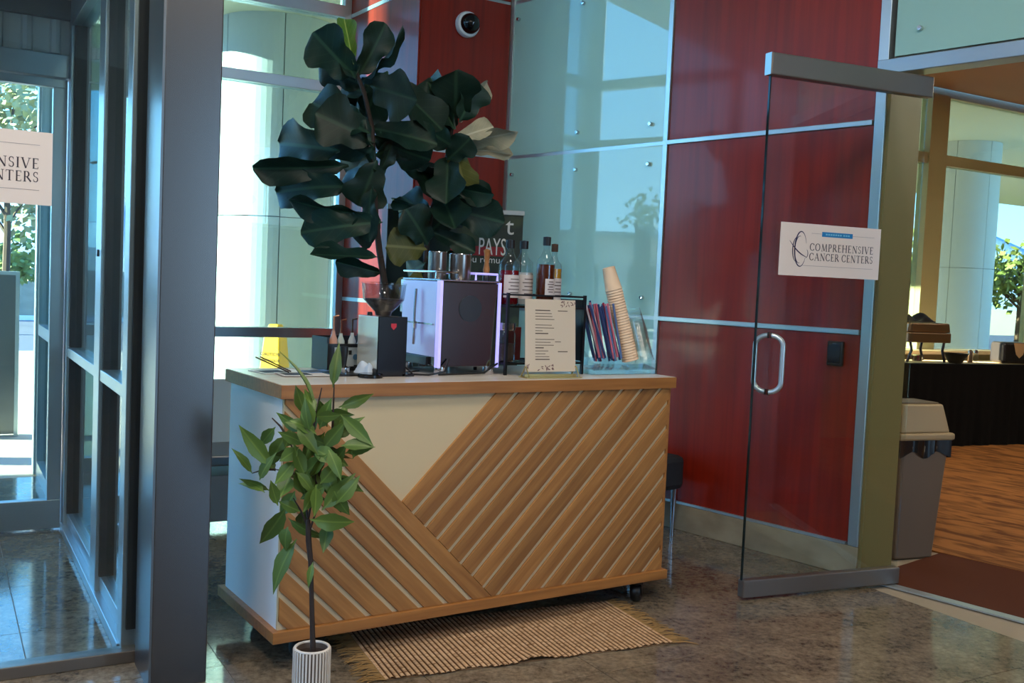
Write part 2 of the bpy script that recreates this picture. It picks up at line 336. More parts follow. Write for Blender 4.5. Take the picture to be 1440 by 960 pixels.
# pier with red panels: front face yaw 31, left face yaw -56
P0 = C0.copy(); fd = Vector((math.cos(R(31)), math.sin(R(31)), 0)); ld = Vector((math.cos(R(-56)), math.sin(R(-56)), 0))
FE = P0 - fd * 0.735
LL = 1.17
FE2 = FE - ld * LL
bk = M().prism([(P0.x + .1, P0.y + .4), (P0.x, P0.y), (FE.x, FE.y), (FE2.x, FE2.y), (FE2.x + 2.0, FE2.y + 1.0)], 0, CEIL)
inner = Vector((0.02, 0.035, 0))
pw = ob('wall_back', M().prism([(P0.x+.04, P0.y+.42), (P0.x+.03, P0.y+.05), (FE.x+.02, FE.y+.05), (FE2.x+.05, FE2.y+.03), (FE2.x + 2.0, FE2.y + 1.1)], 0, CEIL), bldg, label='projecting wall pier clad with red panels behind the fig trees', cat='wall', kind='structure')
def panel_on(name, mat, parent, A, d, x0, x1, z0, z1, t=0.03, off=0.0, **k):
    nn_ = Vector((-d.y, d.x, 0)); o = ob(name, M().box(-(x1-x0)/2, 0, -(z1-z0)/2, (x1-x0)/2, t, (z1-z0)/2), mat, parent, **k)
    o.location = A + d * ((x0+x1)/2) + nn_ * off + Vector((0, 0, (z0+z1)/2)); o.rotation_euler = (0, 0, math.atan2(d.y, d.x)); return o
for k in range(4):
    a, bq = zs[k] + .012, zs[k+1] - .012
    panel_on('red_panel', red, pw, FE, fd, 0.012, 0.72, a, bq)
    panel_on('red_panel', red, pw, FE2, ld, 0.03, LL - .012, a, bq)
for z in (J1, J2, J3):
    panel_on('joint_trim', alu_lt, pw, FE, fd, 0.0, 0.73, z-.012, z+.012, .02, 0.012)
    panel_on('joint_trim', alu_lt, pw, FE2, ld, 0.0, LL, z-.014, z+.014, .02, -0.006)
panel_on('base_stone', stone, pw, FE, fd, 0.0, .73, 0.0, .16); panel_on('base_stone', stone, pw, FE2, ld, 0.0, LL, 0.0, .16)

# lobby ceiling and enclosure
ce = ob('ceiling', M().prism([(-8.2, 0.1), (4.6, .1), (10, -10), (3, -18), (-8.2, -14)], CEIL, CEIL + .2), ceil_m, loc=G, rz=FY, label='pale lobby ceiling with recessed lights', cat='ceiling', kind='structure')

# window frames --------------------------------------------------------------
def rail(parent, mat, x0, x1, z0, z1, y0=-0.06, y1=0.06, name='rail', **k):
    return box(name, mat, parent, x0, y0, z0, x1, y1, z1, bevel=.003, **k)
# facade window behind the counter
w1 = thing('window_1', 'tall facade window behind the coffee cart with metal rails', 'window', G, FY, kind='structure')
wxs = [-2.17, -0.06]
for z0, z1 in ((0.0, .10), (.97, 1.045), (2.88, 2.96), (3.47, 3.56), (CEIL - .1, CEIL)):
    rail(w1, alu, -2.13, -0.05, z0, z1)
rail(w1, alu, -0.055, 0.0, 0, CEIL, name='mullion'); rail(w1, alu, -2.2, -2.125, 0, CEIL, name='mullion')
for z0, z1 in ((.10, .97), (1.045, 2.88), (2.96, 3.47), (3.56, CEIL - .1)):
    box('pane', pane_f, w1, -2.125, -.006, z0, -.055, .006, z1)
# return wall of the alcove, from facade to the vestibule corner
w2 = thing('window_2', 'glazed return wall between facade window and vestibule corner', 'window', VE(0, 0), FY, kind='structure')
for z0, z1 in ((0.0, .10), (.97, 1.045), (2.88, 2.96), (3.47, 3.56), (CEIL - .1, CEIL)):
    box('rail', alu, w2, -.05, 0.08, z0, .05, 1.58, z1)
for y in (0.04, 1.60): box('mullion', alu, w2, -.05, y - .04, 0, .05, y + .04, CEIL)
for z0, z1 in ((.10, .97), (1.045, 2.88), (2.96, 3.47), (3.56, CEIL - .1)):
    box('pane', pane_w, w2, -.006, .08, z0, .006, 1.56, z1)

# vestibule: side wall (x = 0, y 0..-2.1), outer doors (y = 0), inner glass panel (y = -2.11)
w3 = thing('window_3', 'glazed vestibule side wall with a low middle rail', 'window', VE(0, 0), FY, kind='structure')
for z0, z1, hw in ((0.0, .045, .06), (.045, .11, .03), (.965, 1.015, .045), (2.72, 2.86, .05)):
    box('rail', alu, w3, -hw, -2.05, z0, hw, -.04, z1, bevel=.003)
for y, wd_ in ((-.06, .11), (-1.28, .16), (-2.03, .10)):
    box('mullion', alu, w3, -.05, y - wd_ / 2, .0, .05, y + wd_ / 2, 2.8, bevel=.003)
    for s_ in (-1, 1):
        box('gasket_strip', gasket, w3, -.035, y + s_ * (wd_ / 2 + .009) - .009, .11, .035, y + s_ * (wd_ / 2 + .009) + .009, 2.72)
box('lock_cylinder', gasket, w3, -.056, -1.30, 1.50, -.048, -1.27, 1.53)
for y0, y1 in ((-1.18, -.14), (-1.96, -1.38)):
    box('pane', pane_w, w3, -.005, y0, .11, .005, y1, .965); box('pane', pane_w, w3, -.005, y0, 1.015, .005, y1, 2.72)
# outer doors
d2 = thing('door_2', 'outer glass entrance doors of the vestibule with metal frame', 'door', VE(0, 0), FY, kind='structure')
for x0, x1 in ((-.05, .0), (-1.12, -1.02), (-2.12, -2.0)):
    box('frame_post', alu, d2, x0, -.06, 0, x1, .06, 2.86, bevel=.003)
for x0, x1 in ((-1.02, -.05), (-2.0, -1.12)):
    box('transom_rail', alu, d2, x0, -.06, 2.45, x1, .06, 2.57, bevel=.003)
    box('transom_panel', pm('transom_metal', S(176, 178, 174), 0.5, 0.1), d2, x0, -.01, 2.575, x1, .01, 2.76)
    for k in range(7):
        xx = x0 + (k + .5) * (x1 - x0) / 7; ob('corrugation', M().tube([(xx, -.012, 2.58), (xx, -.012, 2.755)], .028, 8), MATS['transom_metal'], d2, True)
    box('head_rail', alu_dk, d2, x0, -.06, 2.76, x1, .06, 2.86)
    lf = box('door_leaf_rail', alu, d2, x0 + .006, -.03, .012, x1 - .006, .03, .17, bevel=.003)
    box('door_leaf_rail', alu, d2, x0 + .006, -.03, 2.40, x1 - .006, .03, 2.445, bevel=.003)
    for xa in (x0 + .006, x1 - .076):
        box('door_stile', alu, d2, xa, -.03, .17, xa + .07, .03, 2.40, bevel=.003)
    box('pane', pane_w, d2, x0 + .076, -.006, .17, x1 - .076, .006, 2.40)
# inner panel
w4 = thing('window_4', 'inner glass panel at the vestibule edge framed in metal', 'window', VE(0, -2.11), FY, kind='structure')
for x0, x1 in ((-.0, .045), (-1.1, -1.05)):
    box('stile', alu_lt, w4, x0, -.05, 0, x1, .05, CEIL, bevel=.003)
box('bottom_rail', rail_m, w4, -1.05, -.035, .0, .0, .035, .045, bevel=.003)
box('top_rail', alu, w4, -1.05, -.035, 2.80, .0, .035, 2.9, bevel=.003)
box('pane', pane_d, w4, -1.05, -.006, .045, .0, .006, 2.80); box('pane', pane_d, w4, -1.05, -.006, 2.9, .0, .006, CEIL)
# pillar
pl = ob('wall_pillar', M().box(-0.005, -.32, 0, .185, .0, CEIL), pillar_m, loc=VE(0, -2.11), rz=FY, label='satin steel clad pillar between vestibule and coffee cart', cat='pillar', kind='structure', bevel=.004)
box('reveal_strip', alu_dk, pl, -.012, -.32, 0, -.004, -.05, CEIL)
vc = ob('ceiling_vestibule', M().box(-3.0, -2.06, 2.87, .05, .06, 2.93), ceil_m, loc=VE(0, 0), rz=FY, label='low ceiling over the entrance vestibule', cat='ceiling', kind='structure')
w8 = thing('window_8', 'glazed far end wall of the vestibule', 'window', VE(-3.0, 0), FY, kind='structure')
for y in (-.05, -1.05, -2.05): box('mullion', alu, w8, -.05, y - .05, 0, .05, y + .05, 2.86)
for y0, y1 in ((-1.0, -.1), (-2.0, -1.1)):
    for z0, z1 in ((0, .1), (.96, 1.02), (2.72, 2.86)): box('rail', alu, w8, -.05, y0, z0, .05, y1, z1)
    for z0, z1 in ((.1, .96), (1.02, 2.72)): box('pane', pane_d, w8, -.006, y0, z0, .006, y1, z1)
# meeting room facade windows
w5 = thing('window_5', 'tinted meeting room windows behind the buffet table', 'window', FA(0, 0), FY, kind='structure')
mx_ = pm('olive_window_metal', S(170, 164, 122), 0.5, 0.1)
for z0, z1 in ((0.0, .88), (3.02, 3.14), (3.78, 3.90)):
    rail(w5, mx_, 5.6, 11.5, z0, z1)
box('window_sill', cream, w5, 5.6, -.30, .88, 11.5, 0.0, .92)
for x0, x1 in ((5.6, 5.7), (6.86, 7.16), (8.95, 9.05), (10.6, 10.7)):
    box('mullion', mx_, w5, x0, -.08, .92, x1, .06, 3.80)
for x0, x1 in ((5.7, 6.86), (7.16, 8.95), (9.05, 10.6)):
    box('pane', pane_t, w5, x0, -.006, .92, x1, .006, 3.02); box('pane', pane_t, w5, x0, -.006, 3.14, x1, .006, 3.78)
# walls behind the camera
wb = ob('wall_rear', M().box(-9, -.2, 0, 9, 0, CEIL), pm('rear_wall_paint', S(150, 140, 128), 0.8), loc=(0, -6.5, 0), label='plain lobby wall behind the viewer', cat='wall', kind='structure')

w6 = thing('window_6', 'long glazed front left of the vestibule', 'window', VE(0, -2.11), FY, kind='structure')
for k in range(5): box('mullion', alu, w6, -1.1 - 1.45 * k - .06, -.05, 0, -1.1 - 1.45 * k, .05, CEIL)
for k in range(4):
    x0, x1 = -1.1 - 1.45 * (k + 1), -1.16 - 1.45 * k
    for z0, z1 in ((0, .1), (1.0, 1.06), (2.80, 2.9), (CEIL - .1, CEIL)): box('rail', alu, w6, x0, -.05, z0, x1, .05, z1)
    for z0, z1 in ((.1, 1.0), (1.06, 2.80), (2.9, CEIL - .1)): box('pane', pane_d, w6, x0, -.006, z0, x1, .006, z1)
w7 = thing('window_7', 'tall glazed side of the lobby far to the left', 'window', VE(-6.95, -2.11), FY, kind='structure')
for k in range(6): box('mullion', alu, w7, -.06, -.1 - 1.4 * k, 0, .06, -1.4 * k, CEIL)
for k in range(5):
    for z0, z1 in ((0, .1), (1.0, 1.06), (2.80, 2.9), (CEIL - .1, CEIL)): box('rail', alu, w7, -.05, -1.4 * (k + 1), z0, .05, -.1 - 1.4 * k, z1)
    for z0, z1 in ((.1, 1.0), (1.06, 2.80), (2.9, CEIL - .1)): box('pane', pane_d, w7, -.006, -1.4 * (k + 1), z0, .006, -.1 - 1.4 * k, z1)
# ceiling lights of the lobby
diff = pm('lamp_diffuser', (1, 1, 1, 1), emit=(1.0, .93, .82, 1), es=6.0)
LP = [(-1.6, 1.6), (0.6, 2.6), (-0.2, -0.6), (2.0, 0.4), (1.6, -2.6), (-1.8, -2.8)]
for i, (x, y) in enumerate(LP):
    t_ = thing('ceiling_light', 'square recessed lobby ceiling light with glowing diffuser', 'light', (x, y, CEIL - .05), FY, group='recessed lobby ceiling lights')
    mb = M(); [mb.box(*q) for q in ((-.32, -.32, 0, .32, -.30, .05), (-.32, .30, 0, .32, .32, .05), (-.32, -.30, 0, -.30, .30, .05), (.30, -.30, 0, .32, .30, .05))]
    ob('frame', mb, white, t_); ob('diffuser', M().box(-.3, -.3, .02, .3, .3, .05), diff, t_)
    al = bpy.data.lights.new('ceiling_light_lamp', 'AREA'); al.shape = 'SQUARE'; al.size = 0.58; al.energy = 38; al.color = (1.0, .88, .72)
    lo = bpy.data.objects.new('ceiling_light_lamp', al); COL.objects.link(lo); lo.parent = t_; lo.location = (0, 0, .0)
for i, (x, y) in enumerate([(7.0, 8.2), (5.4, 6.6)]):
    t_ = thing('room_light', 'round warm downlight in the meeting room ceiling', 'light', (x, y, 3.80), 0, group='meeting room downlights')
    ob('ring', M().lathe([(.10, 0), (.13, 0), (.13, .06), (.10, .06)], 24), white, t_); ob('lens', M().lathe([(.10, .02), (.10, .05)], 24), diff, t_)
    al = bpy.data.lights.new('room_light_lamp', 'AREA'); al.shape = 'DISK'; al.size = 0.19; al.energy = 520; al.color = (1.0, .88, .68)
    lo = bpy.data.objects.new('room_light_lamp', al); COL.objects.link(lo); lo.parent = t_

# ================================================================== OUTDOORS
ob('ground_outside', M().box(-60, 0.12, -.12, 60, 11.0, -.02), conc, loc=G, rz=FY, label='pale concrete paving outside the glass front', cat='pavement', kind='structure')
ob('entrance_walk', M().prism([(-40, .065), (.0, .065), (.0, 1.77), (-40, 1.77)], -.12, -.02), conc, loc=VE(0, 0), rz=FY, label='paved walk in front of the entrance doors', cat='pavement', kind='structure')
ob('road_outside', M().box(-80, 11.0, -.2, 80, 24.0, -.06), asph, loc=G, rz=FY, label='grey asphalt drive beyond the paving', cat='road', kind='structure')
ob('far_ground', M().box(-300, 24.0, -.3, 300, 400, -.1), pm('dry_earth', S(170, 160, 132), 1.0), loc=G, rz=FY, label='dry open ground in the distance', cat='ground', kind='structure')
ob('side_ground', M().box(-90, -60, -.14, -8.2, .12, -.04), conc, loc=G, rz=FY, label='paving beside the building on the left', cat='pavement', kind='structure')
cn = ob('canopy', M().box(-1.5, .1, 4.12, 60, 9, 4.4), soff, loc=G, rz=FY, label='flat canopy soffit over the front paving', cat='canopy', kind='structure')
lp_me = M().lathe([(.11, 0), (.11, .02)], 16).mesh('soffit_light', diff)
def column(x, y, r, label):
    t_ = thing('round_column', label, 'column', FA(x, y, -.02), R(-12), group='round canopy columns')
    for k in range(6):
        a0, a1 = k * 60 + .4, (k + 1) * 60 - .4
        mb = M(); pts = [(r * math.cos(R(a0 + (a1 - a0) * i / 12)), r * math.sin(R(a0 + (a1 - a0) * i / 12))) for i in range(13)]
        q = [(x_ * .94, y_ * .94) for x_, y_ in pts][::-1]
        for z0, z1 in ((.0, 2.06), (2.07, 4.138)): mb.prism(pts + q, z0, z1)
        ob('cladding_panel', mb, colm, t_)
    ob('core', M().lathe([(r * .93, 0), (r * .93, 4.138)], 32), alu_dk, t_)
column(0.41, 3.23, 0.64, 'large white round column outside the window behind the fig tree')
column(12.18, 3.32, 0.52, 'pale round column outside the meeting room windows')
ps = thing('shadow_post', 'slim round post added out of frame to shade the red pier', 'post', FA(-4.0, 1.215, -.02))  # added out of frame; its shadow trims the sun strip on the pier
ob('shaft', M().lathe([(.16, 0), (.16, 5.2)], 20), alu, ps, True); ob('base_plate', M().box(-.25, -.25, 0, .25, .25, .02), alu_dk, ps)
# sun-blocking block added out of frame, and distant low building
bw = thing('sun_blocker', 'tall pale block added out of frame to keep sun off the vestibule', 'building', (-27.8, 2.26, -.06), R(10.7))
ob('wall', M().box(-10, -22, 0, 0, 0, 12.5), whtb, bw); ob('parapet', M().box(-10.2, -22.2, 12.5, .2, .2, 12.9), alu_dk, bw)
for j in range(3):
    for k in range(6): box('window', black_gl, bw, -.02, -3.4 * k - 2.8, 1.4 + 3.6 * j, .03, -3.4 * k - .9, 3.4 + 3.6 * j)
lb = thing('low_building', 'low flat roofed building far to the left', 'building', (-48, 2, -.06))
ob('wall', M().box(-8, 0, 0, 0, 26, 4.3), bldg, lb); ob('roof_edge', M().box(-8.3, -.3, 4.3, .3, 26.3, 4.6), alu_dk, lb)
for k in range(6): box('window', black_gl, lb, -.02, 2 + 4 * k, 1.0, .03, 4.4 + 4 * k, 2.8)
# hills
hm = M(); rnd = random.Random(3); NX = 60
prof = [14 + 9 * math.sin(i * .35) + 6 * math.sin(i * .9 + 1) + rnd.uniform(-2, 2) for i in range(NX + 1)]
def hf(u, v):
    i = int(round(u * NX)); return (-420 + 840 * u, 330 + 90 * v, -1 + (prof[i] + 12) * (1 - (1 - v) ** 1.6) * (1 if v > 0 else 0))
hm.grid(hf, NX, 5)
ob('hills', hm, hill, smooth=True, label='hazy blue hills on the horizon', cat='hills', kind='structure')
# tan wall and white block with black discs
tw = ob('garden_wall', M().box(-26, -.15, 0, 8, .15, 1.42), tanw, loc=at(40, 445, 27.5).xy.to_3d() + Vector((0, 0, -.1)), rz=FY, label='tan block wall at the far side of the drive', cat='wall', bevel=.01)
wv_ = thing('white_block', 'white block with two black discs above the tan wall', 'block', at(46, 372, 29.5))
wv_.rotation_euler = (0, 0, R(18))
ob('body', M().box(-1.6, 0, -1.4, 2.4, 1.2, .62), white, wv_, bevel=.06)
for x, r in ((-.05, .07), (.19, .12)):
    o = ob('disc', M().lathe([(0, 0), (r, 0), (r, .05), (r * .35, .06), (0, .06)], 20, close=False), black, wv_, True, loc=(x, .02, .28)); o.rotation_euler = (R(90), 0, 0)
kb = ob('kerb_line', M().box(-26, -.12, 0, 8, .12, .12), white, loc=at(40, 443, 26.5).xy.to_3d() + Vector((0, 0, -.06)), rz=FY, label='white kerb at the foot of the tan wall', cat='kerb')
# metal pedestal just outside
pd = thing('metal_pedestal', 'grey metal pedestal panel standing outside the entrance door', 'pedestal', at(0, 614, 8.4).xy.to_3d() + Vector((-.14, .0, -.02)), FY)
ob('panel', M().box(-.3, -.05, .02, .235, .05, 1.38), alu_dk, pd); mb = M(); mb.box(-.32, -.06, 0, -.29, .06, 1.4); mb.box(.225, -.06, 0, .255, .06, 1.4); mb.box(-.29, -.06, 1.37, .225, .06, 1.4)
ob('edge_frame', mb, alu_lt, pd)
for x in (-.12, .08): box('groove', gasket, pd, x - .006, -.056, .05, x + .006, -.045, 1.35)
# trees
def tree(label, loc, h, cr, nleaf, lmat, lsz, stemr=.08, seed=1, low=.45, name='tree', cat='tree'):
    rd = random.Random(seed); t_ = thing(name, label, cat, loc)
    mb = M(); mb.tube([(0, 0, 0), (.03, .02, h * .35), (-.02, .03, h * .7)], [stemr, stemr * .8, stemr * .4], 7)
    tips = []
    for k in range(9):
        a = rd.uniform(0, 6.28); z = h * rd.uniform(.32, .65); e = (cr * .75 * math.cos(a) * rd.uniform(.5, 1), cr * .75 * math.sin(a) * rd.uniform(.5, 1), z + h * rd.uniform(.1, .3))
        mb.tube([(0, 0, z), (e[0] * .5, e[1] * .5, z + (e[2] - z) * .6), e], [stemr * .45, stemr * .3, stemr * .12], 5); tips.append(e)
    ob('trunk', mb, bark, t_, True)
    fm = M(); cl = [(Vector(e) + Vector((rd.gauss(0, .2), rd.gauss(0, .2), rd.gauss(0, .2))) * cr * .6) for e in tips for _ in range(3)]
    for k in range(nleaf):
        c = rd.choice(cl) + Vector((rd.gauss(0, 1), rd.gauss(0, 1), rd.gauss(0, .8))) * cr * .2
        c.z = max(c.z, h * low * .5)
        d = Vector((rd.gauss(0, 1), rd.gauss(0, 1), rd.gauss(-.2, 1))).normalized(); s_ = d.orthogonal().normalized() * lsz * .3; l_ = d * lsz * rd.uniform(.6, 1.2)
        fm.add([c, c + l_ * .5 + s_, c + l_, c + l_ * .5 - s_], [(0, 1, 2, 3)])
    o = ob('foliage', fm, lmat, t_); o['kind'] = 'stuff'
    return t_
out_lf = pm('outdoor_leaf', S(96, 122, 62), 0.6, noise=((2, 2, 2), S(140, 150, 84), 0.3, 0.7)); out_lf2 = pm('outdoor_leaf_grey', S(112, 120, 92), 0.7, noise=((2, 2, 2), S(150, 150, 110), 0.3, 0.7))
tree('sparse grey green tree beyond the entrance doors', at(6, 440, 21).xy.to_3d(), 5.9, 1.5, 1500, out_lf2, .22, .09, 4)
tree('yellow green shrub in front of the tan wall', at(8, 440, 24).xy.to_3d(), 2.5, .8, 900, out_lf, .2, .05, 5, name='shrub', cat='shrub')
tree('small leafy tree left of the forecourt, seen mirrored in the glass panels', Vector((-24, 5.0, -.1)), 4.6, 1.8, 1500, out_lf, .25, .1, 6)
for i, (px, Y, h, lb_) in enumerate(((1278, 24, 3.2, 'green shrub outside the leftmost meeting room pane'), (1430, 26, 3.4, 'green shrub outside the rightmost meeting room pane'), (1345, 30, 3.0, 'low shrub outside hidden behind the pale column'))):
    tree(lb_, at(px, 470, Y).xy.to_3d(), h, 1.5, 1400, out_lf, .26, .08, 11 + i, name='shrub', cat='shrub')
# wet floor cone
wf = thing('wet_floor_cone', 'yellow wet floor cone standing outside by the white column', 'cone sign', at(386, 520, 9.5).xy.to_3d() + Vector((0, 0, -.02)), R(-14))
yel = pm('yellow_plastic', S(250, 176, 20), 0.5)
def frus(a, bq, h0, h1): return M().add([(-a, -a, h0), (a, -a, h0), (a, a, h0), (-a, a, h0), (-bq, -bq, h1), (bq, -bq, h1), (bq, bq, h1), (-bq, bq, h1)], [(3,2,1,0),(4,5,6,7),(0,1,5,4),(1,2,6,5),(2,3,7,6),(3,0,4,7)])
ob('body', frus(.15, .075, .04, .96), yel, wf, bevel=.012); ob('cap', frus(.06, .05, .96, 1.0), yel, wf, bevel=.01); ob('foot', M().box(-.18, -.18, 0, .18, .18, .04), yel, wf, bevel=.01)
for z, tx, s_ in ((.72, 'CAUTION', .045), (.66, 'WET FLOOR', .037)):
    o = text('lettering', tx, s_, black, wf, (0, -(.15 - (z - .04) / .92 * .075) - .004, z), (R(90 - 4.7), 0, 0))


# ================================================================== COFFEE CART
CO = Vector((-0.82, 3.583, 0)); CY = 0.5888
Cu = Vector((math.cos(CY), math.sin(CY), 0)); Cv = Vector((-Cu.y, Cu.x, 0))
def CT(u, v, z=0): return CO + Cu * u + Cv * v + Vector((0, 0, z))
TOP = 1.061
CW, CD = 1.915, 0.639
cart = thing('coffee_cart', 'white coffee cart with chevron wooden slat front on black casters', 'cart', CO, CY)
wt_ = ob('worktop', M().box(.004, .004, 1.012, CW - .004, CD - .004, TOP), topm, cart)
eb = M(); eb.box(0, 0, 1.010, CW, .004, TOP - .0015); eb.box(0, CD - .004, 1.010, CW, CD, TOP - .0015); eb.box(0, .004, 1.010, .004, CD - .004, TOP - .0015); eb.box(CW - .004, .004, 1.010, CW, CD - .004, TOP - .0015)
ob('edge_band', eb, woodrail, wt_)
ob('body', M().box(.018, .034, .150, CW - .022, CD - .02, 1.011), white, cart)
ob('front_board', M().box(.019, .021, .152, CW - .024, .036, 1.011), cream, cart)
ob('end_strip', M().box(CW - .032, .013, .152, CW - .020, .040, 1.010), woodrail, cart)
ob('base_rail', M().box(-.006, -.006, .1105, CW + .002, CD + .006, .153), woodrail, cart, bevel=.002)
def clip(poly, a, bq, c):
    """keep a*u + b*z <= c"""
    o = []
    for i in range(len(poly)):
        p, q = poly[i], poly[(i + 1) % len(poly)]; dp = a*p[0] + bq*p[1] - c; dq = a*q[0] + bq*q[1] - c
        if dp <= 0: o.append(p)
        if dp * dq < 0:
            s_ = dp / (dp - dq); o.append((p[0] + (q[0]-p[0]) * s_, p[1] + (q[1]-p[1]) * s_))
    return o
rect = [(.021, .1535), (CW - .033, .1535), (CW - .033, 1.0095), (.021, 1.0095)]
SEAM = 1.10; PIT = .1145; BW_ = .0895
sq2 = math.sqrt(.5)
def slat(poly, sgn):
    if len(poly) < 3: return
    ar = abs(sum(poly[i][0]*poly[(i+1) % len(poly)][1] - poly[(i+1) % len(poly)][0]*poly[i][1] for i in range(len(poly)))) / 2
    if ar < .0004: return
    cu_ = sum(p[0] for p in poly) / len(poly); cz = sum(p[1] for p in poly) / len(poly)
    pl2 = [((p[0]-cu_) * sq2 + sgn * (p[1]-cz) * sq2, -sgn * (p[0]-cu_) * sq2 + (p[1]-cz) * sq2) for p in poly]
    o = ob('slat', M().prism(pl2, .011, .021, lambda a, bq, h: (a, h, bq)), wood, cart, loc=(cu_, 0, cz), bevel=.0015)
    o.rotation_euler = (0, -sgn * R(45), 0)
for k in range(18):
    hi = .08 - PIT * k; p = clip(clip(clip(rect, -1, 1, hi), 1, -1, -(hi - BW_)), -1, -1, -SEAM - .002); slat(p, 1)
for k in range(10):
    hi = SEAM - PIT * k; p = clip(clip(rect, 1, 1, hi), -1, -1, -(hi - BW_)); slat(p, -1)
for (u, v, a) in ((.13, .10, 20), (1.78, .055, 40), (.13, .54, -30), (1.78, .54, 10)):
    ca = ob('caster', M().box(-.05, -.04, .100, .05, .04, .111).tube([(0, 0, .101), (0, 0, .085)], .022, 12), blackmetal, cart, loc=(u, v, 0), rz=R(a))
    wm = M().lathe([(.012, -.022), (.041, -.022), (.046, -.014), (.046, .014), (.041, .022), (.012, .022)], 22).xf(Matrix.Translation((.02, 0, .0462)) @ Matrix.Rotation(R(90), 4, 'X'))
    ob('wheel', wm, black, ca, True)
    fk = M().prism([(-.02, .092), (.03, .092), (.03, .035), (.012, .03)], .024, .028, lambda x, y, h: (x, h, y)); fk.prism([(-.02, .092), (.03, .092), (.03, .035), (.012, .03)], -.028, -.024, lambda x, y, h: (x, h, y))
    ob('fork', fk, blackmetal, ca)

# ------------------------------------------------------------------ espresso machine
violet = pm('violet_glow', S(200, 196, 255), 0.3, emit=S(170, 160, 255), es=0.55)  # weak violet emission, on the edge strips and the right cup rail
acr_side = pm('violet_glow_panel', S(196, 196, 226), 0.22, 0.55, emit=S(150, 145, 230), es=0.18)  # faint violet emission on the left side panel
em = thing('espresso_machine', 'espresso machine with dark mirrored back and violet glowing edges', 'coffee machine', CT(.765, .225, TOP), CY)
ob('body', M().box(.012, .012, .035, .294, .35, .398), steel, em, bevel=.004)
ob('back_panel', M().box(.016, .004, .038, .290, .0115, .394), mirror, em, bevel=.002)
ob('emblem', M().lathe([(.056, 0), (.056, .003), (0, .0032)], 28, close=False).xf(Matrix.Translation((.152, .004, .285)) @ Matrix.Rotation(R(90), 4, 'X')), pm('emblem_grey', S(54, 54, 58), 0.4, 0.4), em)
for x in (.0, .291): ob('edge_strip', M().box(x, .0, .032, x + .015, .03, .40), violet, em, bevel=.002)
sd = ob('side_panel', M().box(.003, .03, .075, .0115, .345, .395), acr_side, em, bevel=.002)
ob('side_rib', M().box(-.004, .05, .21, .003, .33, .217), steel, sd)
ob('top_plate', M().box(.004, .004, .398, .302, .35, .406), steel, em, bevel=.002)
ob('drip_tray', M().box(.0, .10, .035, .012, .37, .072).box(.0, .351, .035, .30, .40, .075), black, em, bevel=.003)
ob('front_head', M().box(.02, .351, .25, .285, .40, .398), steel, em, bevel=.004)
ob('steam_wand', M().tube([(-.012, .19, .36), (-.016, .19, .27), (-.018, .185, .12)], .006, 8).tube([(-.012, .19, .19), (-.022, .17, .215)], .009, 8), chrome, em, True)
for x, y in ((.03, .03), (.272, .03), (.03, .33), (.272, .33)): ob('foot', M().lathe([(.022, 0), (.026, .006), (.024, .036)], 18, (x, y, 0)), steel, em, True)
for x0, x1 in ((-.006, .10), (.19, .30)):
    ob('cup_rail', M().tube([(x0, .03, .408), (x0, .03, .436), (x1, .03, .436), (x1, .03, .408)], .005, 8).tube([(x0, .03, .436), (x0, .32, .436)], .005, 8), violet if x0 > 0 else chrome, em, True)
ob('power_cord', M().tube([(.05, -.006, .07), (.02, -.03, .02), (-.05, -.02, .006), (-.12, .03, .006), (-.10, .10, .006), (.0, .16, .006)], .004, 6).tube([(.30, .0, .05), (.22, -.02, .012), (.10, -.018, .008), (.0, -.012, .006)], .0045, 6), black, em, True)
# steel cups on top
for i, (u, v, r, h, lb_) in enumerate(((.805, .33, .040, .115, 'brushed steel tumbler on the machine, the left of two'), (.905, .31, .048, .110, 'brushed steel tumbler on the machine, the right of two'))):
    t_ = thing('steel_tumbler', lb_, 'tumbler', CT(u, v, TOP + .4062), CY, group='steel tumblers on the espresso machine')
    ob('shell', M().lathe([(r * .92, 0), (r, .008), (r, h), (r - .003, h), (r - .003, .01), (0, .01)], 28, close=False), pm('worn_steel', S(150, 142, 136), 0.28, 1.0), t_, True)
    ob('rim', M().tube([((r - .001) * math.cos(R(a)), (r - .001) * math.sin(R(a)), h) for a in range(0, 361, 15)], .0022, 6, False), chrome, t_, True)
br = thing('wooden_brush', 'small wooden handled brush standing on the espresso machine', 'brush', CT(1.035, .30, TOP + .4062), CY)
ob('handle', M().lathe([(.012, .03), (.015, .05), (.010, .08), (.013, .12), (.016, .135), (.0, .142)], 14, close=False), woodrail, br, True); ob('ferrule', M().lathe([(.016, .0), (.016, .03), (.012, .035)], 14), black, br, True)

# ------------------------------------------------------------------ grinder
gr = thing('coffee_grinder', 'black fronted coffee grinder with clear hopper', 'grinder', CT(.483, .215, TOP), CY)
ob('body', M().box(.0, .008, .03, .128, .20, .243), pm('steel_baked_sheen', S(226, 222, 208), 0.2, 0.45), gr, bevel=.004)  # bright window reflection is put into this cream base colour
ob('front_plate', M().box(-.001, .0, .0, .129, .008, .245), black_gl, gr, bevel=.002); ob('base', M().box(-.004, .004, 0, .132, .22, .03), black, gr, bevel=.003)
ob('badge', M().prism([(-.012, .012), (.012, .012), (.012, -.002), (0, -.014), (-.012, -.002)], -.002, .0, lambda x, y, h: (.066 + x, h, .205 + y)), pm('red_enamel', S(190, 30, 40), 0.3), gr)
hp = ob('hopper', M().lathe([(.040, .262), (.085, .31), (.092, .375), (.090, .375), (.083, .312), (.038, .264)], 24, (.066, .10, 0), False), glass('smoky_hopper', (.80, .80, .82, 1), 1.6, .08), gr, True)
ob('hopper_cone', M().lathe([(.032, .245), (.036, .262), (.080, .308), (.080, .314), (0, .318)], 24, (.066, .10, 0), False), pm('dark_beans', S(34, 26, 24), 0.3), gr, True)
